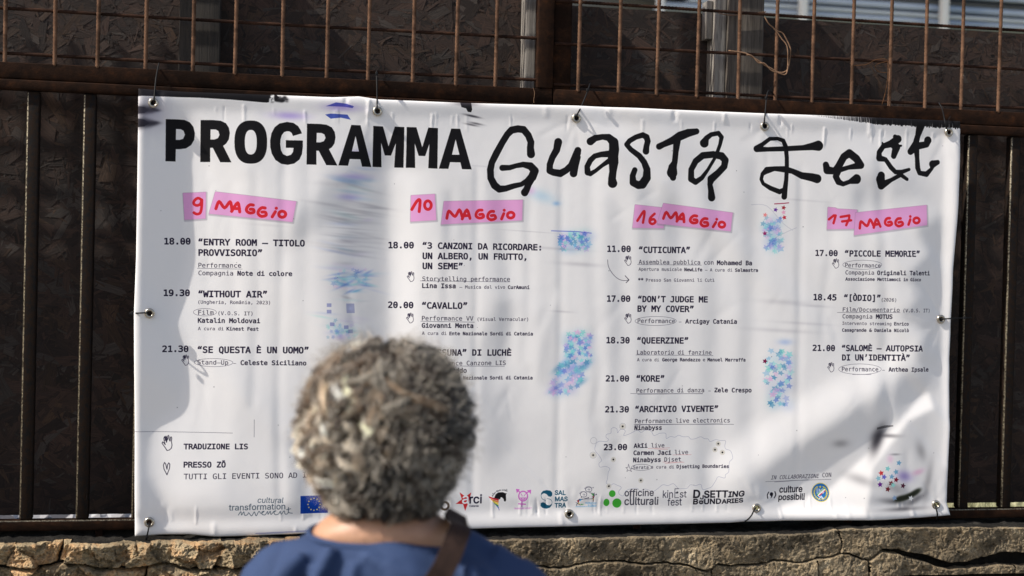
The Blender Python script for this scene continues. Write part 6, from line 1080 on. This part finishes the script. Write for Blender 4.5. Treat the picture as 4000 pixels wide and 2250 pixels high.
# keep the face free: clip the cap in front
v = [(x, min(y, .045 if z > zH+.045 else .012), z) for x, y, z in v]
mesh('hair_undercoat', [W3(p) for p in v], f, HCAP, per, True)
hr = np.random.default_rng(21)
pts, sizes, cols = [], [], []
WID = lambda q: float(np.interp(q, [-1.0, -.75, -.5, -.25, 0, .3, .6, .85, 1.0], [.054, .070, .089, .1035, .1055, .100, .087, .061, .018]))   # silhouette half-width by height
ZR0, ZR1 = atd(1500, 2004, 1.87)[2], atd(1500, 1325, 1.87)[2]; ZM = (ZR0+ZR1)/2; ZH_ = (ZR1-ZR0)/2
nl = 980
for l in range(nl):
    layer = l/nl                                                # deep locks first, coloured dark for the shade between curls, then outer ones
    q = hr.uniform(-.97, .99)
    th = hr.uniform(-.30, math.pi+.30) if q < .45 else hr.uniform(-1.2, math.pi+1.2)   # 0 = right side, pi/2 = back
    d = np.array([math.cos(th), -math.sin(th)])
    bl_ = 1+.085*float(noise2(np.array([th*1.3+2]), np.array([q*2.0+7]), 91, 2)[0])+(.045 if (math.cos(th) < -.5 and -.7 < q < -.05) else 0); z0 = ZM+q*ZH_; R0 = WID(q); depth = (.0+.45*hr.random()) if layer < .35 else hr.uniform(.45, 1.12)
    crown = q > .45
    L = hr.uniform(.050, .09) if crown else hr.uniform(.035, .075); n = 22; turns = hr.uniform(.6, 1.5) if crown else hr.uniform(1.1, 2.5); hrad = hr.uniform(.004, .009) if crown else hr.uniform(.0055, .0110); ph = hr.uniform(0, 6.28); hand_ = hr.choice([-1, 1])
    side = hr.normal(0, 1.6) if q > .75 else hr.normal(0, .7)
    tt = np.linspace(0, 1, n); G_ = []
    for k in range(n):
        t = tt[k]; zz = z0+(.012 if q < .8 else .002)-L*t*.85; zz = max(zz, ZR0+.006+.012*(.5+.5*math.sin(l*7.3)) + .004*t); qq = np.clip((zz-ZM)/ZH_, -1.02, 1); R1 = (WID(qq)*bl_*(.74+.24*depth))+.004*t*depth
        a2 = th+side*t*.6; G_.append((R1*math.cos(a2), -R1*math.sin(a2)*(1.02 if math.sin(a2) > 0 else .9)-.006, zz))
    G_ = np.array(G_); T = np.gradient(G_, axis=0); T /= np.linalg.norm(T, axis=1)[:, None]
    Nn = np.stack([np.cos(th)*np.ones(n), -np.sin(th)*np.ones(n), np.full(n, .35 if q > .5 else 0.)], 1); Nn -= T*(Nn*T).sum(1)[:, None]; Nn /= np.linalg.norm(Nn, axis=1)[:, None]; Bn = np.cross(T, Nn)
    u = hr.random()
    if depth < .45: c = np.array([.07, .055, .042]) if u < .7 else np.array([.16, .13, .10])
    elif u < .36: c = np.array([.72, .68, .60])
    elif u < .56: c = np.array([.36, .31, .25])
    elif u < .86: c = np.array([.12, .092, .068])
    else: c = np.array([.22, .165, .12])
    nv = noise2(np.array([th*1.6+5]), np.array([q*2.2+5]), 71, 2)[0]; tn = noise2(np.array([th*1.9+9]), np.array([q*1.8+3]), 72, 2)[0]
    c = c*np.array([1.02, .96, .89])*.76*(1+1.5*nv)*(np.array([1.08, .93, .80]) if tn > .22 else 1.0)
    c = c*float(np.interp(d[0]+.15*q, [-.6, .1, .5, .9], [1.1, .85, .42, .30]))                                   # shade on her right side painted into the hair colour
    if q < -.45: c = c*.66  # lower locks darkened the same way
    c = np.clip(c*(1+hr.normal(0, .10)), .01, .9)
    ns = 42; spread = hr.uniform(.0012, .0028)
    for s_ in range(ns):
        o1, o2 = hr.normal(0, spread, 2); hh = hrad*(1+hr.normal(0, .22)); p2 = ph+hr.normal(0, .38); tw = turns*(1+hr.normal(0, .04))
        a3 = p2+hand_*2*math.pi*tw*tt; env = (.3+.7*tt)
        P = G_+Nn*((o1+hh*np.cos(a3)*env)[:, None])+Bn*((o2+hh*np.sin(a3)*env)[:, None])
        w3 = hr.normal(0, 1, (4, 3))*.0009; P = P+np.stack([np.interp(tt, np.linspace(0, 1, 4), w3[:, k]) for k in range(3)], 1)
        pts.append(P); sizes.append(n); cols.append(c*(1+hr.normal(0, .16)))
# flyaway hairs
for l in range(3200):
    q = hr.uniform(-.8, 1); th = hr.uniform(-1.0, math.pi+1.0); R0 = WID(q); n = 10; tt = np.linspace(0, 1, n); L = hr.uniform(.008, .028); a0 = hr.uniform(0, 6.28)
    base = np.array([R0*.97*math.cos(th), -R0*.97*math.sin(th)-.006, ZM+q*ZH_*.98]); nn = np.array([math.cos(th), -math.sin(th), q*.8]); nn /= np.linalg.norm(nn)
    P = base+nn*(tt[:, None]*L)+np.stack([np.sin(a0+tt*5)*.005*tt, np.cos(a0+tt*4)*.005*tt, np.sin(a0*2+tt*5)*.006*tt], 1); pts.append(P); sizes.append(n); cols.append(np.array([.5, .45, .38])*hr.uniform(.5, 1.3))
A = np.concatenate(pts); A[:, 0] += .000; 
Wp = np.stack([hx+ca*A[:, 0]-sa*A[:, 1], hy+sa*A[:, 0]+ca*A[:, 1], A[:, 2]], 1)-np.array(per.location)
hc = bpy.data.hair_curves.new('hair'); hc.add_curves(sizes); hc.points.foreach_set('position', Wp.astype(np.float32).ravel())
ra = hc.attributes.get('radius') or hc.attributes.new('radius', 'FLOAT', 'POINT'); rad_ = np.concatenate([np.linspace(.00030, .00017, k) for k in sizes]); ra.data.foreach_set('value', rad_.astype(np.float32))
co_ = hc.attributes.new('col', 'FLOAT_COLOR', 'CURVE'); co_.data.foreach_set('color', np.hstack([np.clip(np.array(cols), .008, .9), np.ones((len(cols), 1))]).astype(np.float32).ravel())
hc.materials.append(HAIR); ho = bpy.data.objects.new('hair', hc); link(ho, per)

# ---- bag on a strap over her right shoulder
bag = empty('shoulder_bag', W3((-.17, .02, .78))); tag(bag, 'brown leather bag strap crossing the right shoulder and back of the reader', 'bag')
Pz = [(1800, 2028), (1785, 2062), (1765, 2110), (1735, 2165), (1700, 2215), (1668, 2262), (1620, 2330), (1540, 2450), (1440, 2600)]
ctr = [atd(x, y, 1.87) for x, y in Pz]
def unW(p): dx, dy = p[0]-hx, p[1]-hy; return (ca*dx+sa*dy, -sa*dx+ca*dy, p[2])
V = []; F = []; path = [(.098, .060, zt_-.01), (.094, .030, zt_+.012), (.093, 0, zt_+.018), (.090, -.030, zt_+.015)]
for p in ctr:
    x, y, z = unW(p); dz = zt_-z
    b = float(np.interp(dz, [-.03, -.01, .0, .015, .03, .06, .10, .2, .34, .5], [.048, .062, .078, .092, .103, .112, .118, .122, .118, .135]))
    path.append((x, -.008-b*(max(0, 1-abs(x/.185)**2.5))**.4, z))
path = [path[0], path[1], path[2], path[3]]+path[4:]
path = [tuple(q) for q in smoothpath(path, 5)]
for i, p in enumerate(path):
    p = Vector(p); t = (Vector(path[min(i+1, len(path)-1)])-Vector(path[max(i-1, 0)])).normalized()
    nrm = Vector((p.x*.5, p.y, max(0, (p.z-(zt_-.06)))*1.2)); nrm = (nrm-t*nrm.dot(t)).normalized(); sd = t.cross(nrm).normalized()
    w_ = .0125+.002*min(1, i/25)
    for a, b in ((-w_, 0), (w_, 0), (w_, .003), (-w_, .003)): V.append(W3(tuple(p+sd*a+nrm*b)))
for i in range(len(path)-1):
    for k in range(4): F.append((i*4+k, i*4+(k+1) % 4, (i+1)*4+(k+1) % 4, (i+1)*4+k))
F.append((0, 1, 2, 3)); mesh('strap', V, F, LEA, bag)
v, f = loftvf([(-.20, .02, .62, .045, .13), (-.20, .02, .66, .055, .145), (-.20, .02, .80, .05, .14), (-.20, .02, .86, .035, .13)], 24, 4); mesh('bag_body', [W3(p) for p in v], f, LEA, bag, True)
